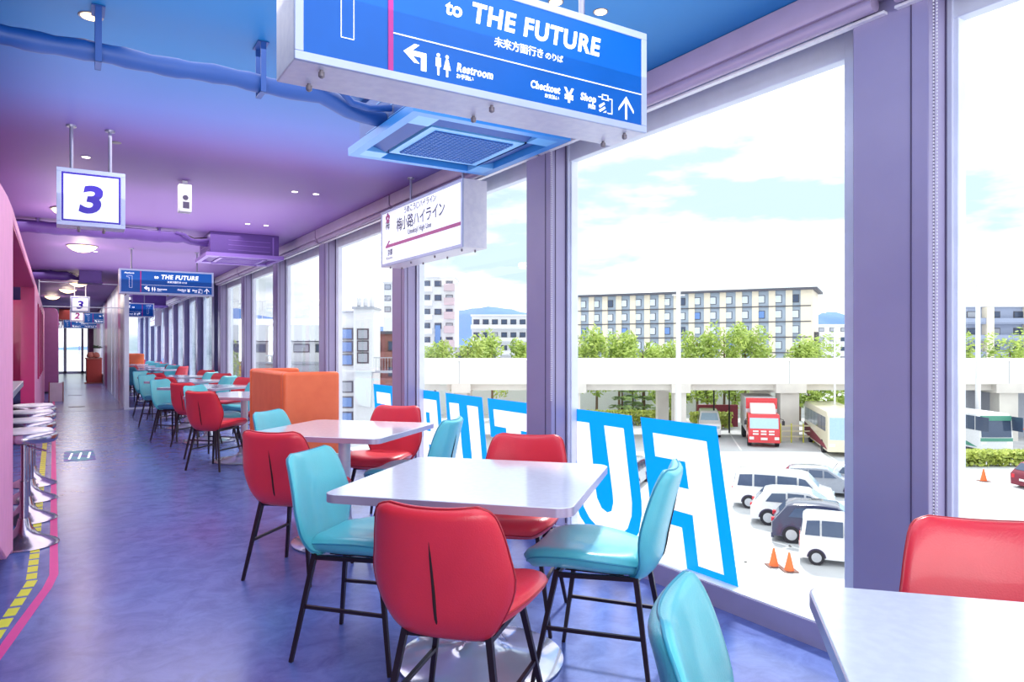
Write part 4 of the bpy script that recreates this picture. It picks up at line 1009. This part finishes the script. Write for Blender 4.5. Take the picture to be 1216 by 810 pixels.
for i, ((X_, Z_, h), d) in enumerate(zip(pz, pd_)): tree('young_tree', d, X_*.86 if X_ < 21 else X_*.9, Z_, h, 1.5, M['leaf2'] if i < 2 or i == 4 else M['leaf'], 60+i, 'young trees under the viaduct', n=420, pine=i in (0,1,4))
def hedge(lab, X, Z, lx, ly, h, n, seed):
    m_ = MB(); rn = random.Random(seed)
    for i in range(n):
        p = Vector((rn.uniform(0,lx),rn.uniform(0,ly),h*rn.random()**.6)); a = Vector((rn.gauss(0,1),rn.gauss(0,1),rn.gauss(0,1))).normalized()*.16; b_ = a.orthogonal()*.7
        m_.add([p-a,p+b_,p+a,p-b_],[(0,1,2,3)])
    o = tag(m_.build('hedge', M['hedge'], loc=W(X,Z,GZ)), lab, 'hedge', 'clipped hedges'); o.rotation_euler = (0,0,RZ)
hedge('bright green clipped hedge in front of the green bus', 29.6, 47.3, 7.5, 1.2, 1.0, 2600, 3)
hedge('low hedge under the viaduct left of the white van', 7.5, 72, 10, 1.2, 1.5, 2400, 4)
hedge('small hedge behind the red truck and white van', 17.5, 69, 4, 1, 1.6, 900, 5)

# ---- buildings
def windows(par, pts, w_, h_, mats, frame=True, depth=.12):
    w0 = MB().box(0,w_,-depth,0,0,h_).build('window', M['winframe'], par)
    p0 = MB().box(.12,w_-.12,-depth-.04,-depth,.12,h_-.12).build('pane', M[mats[0]], w0)
    meshes = {}
    for q in mats:
        me = p0.data.copy(); me.materials.clear(); me.materials.append(M[q]); meshes[q] = me
    rn = random.Random(5)
    for i, (x, y, z) in enumerate(pts):
        if i == 0: a, b_ = w0, p0
        else:
            a = w0.copy(); C.objects.link(a); a.parent = par; b_ = p0.copy(); C.objects.link(b_); b_.parent = a
        a.location = (x, y, z); b_.data = meshes[mats[0] if rn.random() < .8 else rn.choice(mats)]
# hotel: its front runs from (X 61, Z 140) back to the left
ha = math.atan2(24.0,-46.6)
hl = 53.6
ht = thing('hotel', 'long cream and grey six storey hotel behind the viaduct', 'building', W(59,140,GZ), RZ+ha+PI)
# local frame: +x runs towards the right end (0), the front faces -y
MB().box(-hl,0,0,14,0,19.3).build('wall', M['slate'], ht)
pil = MB(); n = 16; bay = (hl-2)/n
for k in range(n+1): pil.box(-1.9-k*bay,-.4-k*bay if k else 0,-.35,.1,0,19.3) if k == 0 else pil.box(-2.2-k*bay+.75,-2.2-k*bay+2.0,-.35,.1,0,19.3)
pil.build('cream_pilaster', M['cream'], ht)
MB().box(-hl,0,14,14.3,0,19.3).box(0,.3,-.3,14.3,0,19.3).build('end_wall', M['cream'], ht)
fb = MB()
for k in range(1,6): fb.box(-hl,-.0,-.45,-.1,k*3.1+.55,k*3.1+.75)
fb.build('floor_band', M['winframe'], ht)
MB().box(-hl-.8,1.2,-1.4,15,19.3,19.75).build('roof', M['darkroof'], ht)
windows(ht, [(-1.9-k*bay-bay*.5-1.0+.55, -.0, j*3.1+1.35) for k in range(n) for j in range(2,6)], 1.75, 1.6, ['winglass','winblue','windark'])
MB().box(.3,1.1,3,6,3,11).build('outdoor_stair', M['winframe'], ht)

def block(label, X0, X1, Z0, dep, H, floors, cols, mwall, mwin, balc=None, ang=0, name='apartment_building', ww=1.4, wh=1.2, roof=None, base=0):
    t_ = oth(name, label, 'building', X0, Z0, ang=ang)
    w_ = X1-X0
    MB().box(0,w_,0,dep,0,H).build('wall', M[mwall], t_)
    fh = H/floors; cw_ = w_/cols
    pts = [(c_*cw_+(cw_-ww)/2, 0, f_*fh+fh*.35) for f_ in range(max(0,base),floors) for c_ in range(cols)]
    if len(pts): windows(t_, pts, ww, wh, mwin)
    if balc:
        for f_ in range(max(1,base), floors): MB().box(-.2,w_+.2,-1.3,0,f_*fh-.1,f_*fh+.12).box(-.2,w_+.2,-1.3,-1.18,f_*fh,f_*fh+1.0).build('balcony', M[balc], t_)
    MB().box(-.3,w_+.3,-.5,dep+.3,H,H+.35).build('roof', M[roof or mwall], t_)
    return t_
tw = block('tall white apartment tower left of the hills', -16.9, -10.6, 132, 10, 20.9, 8, 3, 'bwhite', ['windark','bgrey'], balc=None, base=2, ww=1.3, wh=1.1)
for f_ in range(3,8):
    MB().box(-.3,2.2,-1.2,0,f_*2.6,f_*2.6+1.0).build('balcony', M['bwhite'], tw)
    MB().box(4.3,6.2,-.9,0,f_*2.6+.2,f_*2.6+1.5).build('balcony', mat('pale_pink_panel', (206,186,196), .8) if f_ == 3 else bpy.data.materials['pale_pink_panel'], tw)
MB().box(2.6,3.6,-.3,0,0,12).build('glass_stair', M['winblue'], tw)
block('white five storey apartment block before the hills', -9.5, 3.6, 168, 10, 15.3, 5, 6, 'bwhite', ['windark','bgrey'], balc='bwhite', base=1)
block('plain white block right next to the apartment block', 4.6, 12.6, 172, 10, 15.5, 5, 3, 'bwhite', ['windark'], base=2)
block('slim white high rise half hidden by a window column', -29.0, -25, 160, 8, 22.5, 9, 2, 'bwhite', ['bgrey'], base=6)
block('brown house with grey tiled roof beyond the white tower', -17.6, -14.0, 88, 8, 9.6, 3, 2, 'brown', ['windark','bwhite'], base=1, roof='darkroof', balc='brown', ww=.9)
block('low white houses behind the viaduct trees', -14, -2, 110, 8, 7.6, 3, 5, 'bwhite', ['windark','bgrey'], base=2, roof='bgrey')
bk = block('grey blue balcony apartment block at the far right', 82, 112, 130, 12, 15.3, 5, 7, 'bluebalc', ['windark','bgrey'], balc='bluebalc', base=2, roof='bwhite', ww=1.8)
for k in range(4): MB().box(4+k*7.5,5.3+k*7.5,-1.5,0,0,15.2).build('cream_pier', M['cream'], bk)
MB().box(4,18,2,9,15.6,18).build('roof_house', M['bwhite'], bk)
block('far pale city block right of the hotel', 92, 112, 215, 12, 14.5, 5, 6, 'bwhite', ['bgrey','windark'], base=1, ww=1.6)
# glassy white stair tower
gt = oth('stair_tower', 'white stair tower with glazed openings outside the windows', 'building', -13.4, 60)
MB().box(0,1.7,0,3,0,11.2).box(-1.3,0,.4,3,0,10.9).build('wall', M['bwhite'], gt)
MB().box(-.1,1.8,-.2,3.2,11.2,11.4).box(-1.4,0,.2,3.2,10.9,11.05).build('roof', M['bgrey'], gt)
windows(gt, [(.3,0,z) for z in (6.6,7.6,8.6)], 1.0, .95, ['bgrey','windark'], depth=.05)
windows(gt, [(-1.2,.4,z) for z in (.2,1.5,2.8,4.1,6.4,7.5,8.6)], 1.1, 1.0, ['winblue','windark','bgrey'])
MB().box(-1.4,1.9,-.6,0,5.9,6.05).prism([(.1,5.9),(1.6,5.9),(1.5,2.9),(.2,3.2)],'y',-.3,-.02).build('canopy', M['bwhite'], gt)
rl2 = MB()
for k in range(9): rl2.box(1.9+k*.25,1.93+k*.25,0,.03,6.0,7.1)
rl2.box(1.7,4.0,0,.04,7.05,7.12).box(1.7,4.0,-.4,-.02,5.8,6.0); rl2.build('gallery_rail', M['bgrey'], gt)
an = MB()
for k in range(3): an.lathe([(.05,11.4),(.22,11.55),(.22,12.1),(.05,12.4)],(.3+.45*k,.8+.5*k,0),10)
an.tube([(.2,.5,11.4),(.2,.5,13.0)],.03,5).build('roof_tank', M['bwhite'], gt)
# long white roofed hall
lh = oth('long_hall', 'long low white hall with ribbed metal roof outside the windows', 'building', -47, 84, ang=-.02)
MB().box(0,26,0,14,0,8.6).build('wall', M['bwhite'], lh)
MB().prism([(-1,8.7),(0,10.6),(7,11.6),(14,10.6),(15,8.7)],'x',-.5,26.5).build('roof', mat('roof_white', (226,230,238), .5), lh)
rb_ = MB()
for k in range(40): rb_.box(-.4+k*.68,-.3+k*.68,-1.05,0,8.68,8.8)
rb_.build('roof_edge', M['bgrey'], lh)
windows(lh, [(k*2.6+.5,0,7.35) for k in range(10)], 1.9, 1.0, ['windark','bgrey'])
MB().box(0,26,-1.2,0,6.0,6.25).box(0,26,-1.2,-1.1,5.2,5.9).build('lattice_canopy', M['bgrey'], lh)
MB().box(0,26,-.15,0,2.2,5.0).build('lower_band', M['bwhite'], lh)
# greenery and brick beyond the far windows
tree('tree', 'dense green tree seen through the far narrow windows, near one', -31.5, 77, 10, 3, M['leaf'], 101, 'trees beyond the far windows', n=900)
tree('tree', 'dense green tree seen through the far narrow windows, far one', -33.2, 79.5, 10.5, 3.4, M['leaf'], 102, 'trees beyond the far windows', n=900)
block('brick coloured building seen through the far narrow windows', -47, -41, 106, 8, 9.5, 3, 4, 'brown', ['windark'], base=2)
# lattice mast
ms = oth('lattice_mast', 'thin white lattice mast rising behind the hall before the hills', 'mast', -38.5, 101)
lm = MB()
for k in range(4): lm.tube([((k%2)*2.2,(k//2)*2.2,0),((k%2)*2.2,(k//2)*2.2,14.6)],.06,5)
for j in range(6): lm.tube([(0,0,11+j*.6),(2.2,0,11.6+j*.6)],.04,4); lm.tube([(2.2,0,11+j*.6),(0,0,11.6+j*.6)],.04,4)
lm.tube([(-2.5,0,14.5),(5,0,14.5)],.07,5)
lm.build('mast_frame', M['bwhite'], ms)

# ---- hills
def hill(lab, X0, X1, Z, peaks, dep=500):
    m_ = MB(); n = 60; rn = random.Random(int(abs(X0)))
    xs = [X0+(X1-X0)*i/n for i in range(n+1)]
    def H(x):
        return sum(h*math.exp(-((x-c_)/s_)**2) for c_, h, s_ in peaks)+rn.uniform(-3,3)
    rows = []
    hs = [H(x)+12 for x in xs]
    for t_, f_ in ((-1,0),(-.6,.45),(-.3,.8),(0,1),(.5,.6),(1,0)):
        rows.append([(x, Z+t_*dep+rn.uniform(-20,20), max(0,hh*f_)+GZ) for x, hh in zip(xs, hs)])
    vs = [q for r in rows for q in r]; fs = [(a*(n+1)+i, a*(n+1)+i+1, (a+1)*(n+1)+i+1, (a+1)*(n+1)+i) for a in range(5) for i in range(n)]
    o = m_.add(vs, fs).build('hill', M['hill'], smooth=60); o.rotation_euler = (0,0,RZ)
    return tag(o, lab, 'hill', 'hazy blue hills on the horizon')
hill('hazy blue hill range behind the hall and apartment blocks', -1300, 260, 2300, [(-940,110,130),(-720,78,160),(-480,48,150),(-160,104,200),(60,70,170)])
hill('hazy blue hill right of the hotel', 840, 1500, 2300, [(1010,100,120),(1200,80,120)])
hill('faint blue hill behind the balcony block at far right', 1450, 2300, 2500, [(1750,130,200),(2050,110,150)])
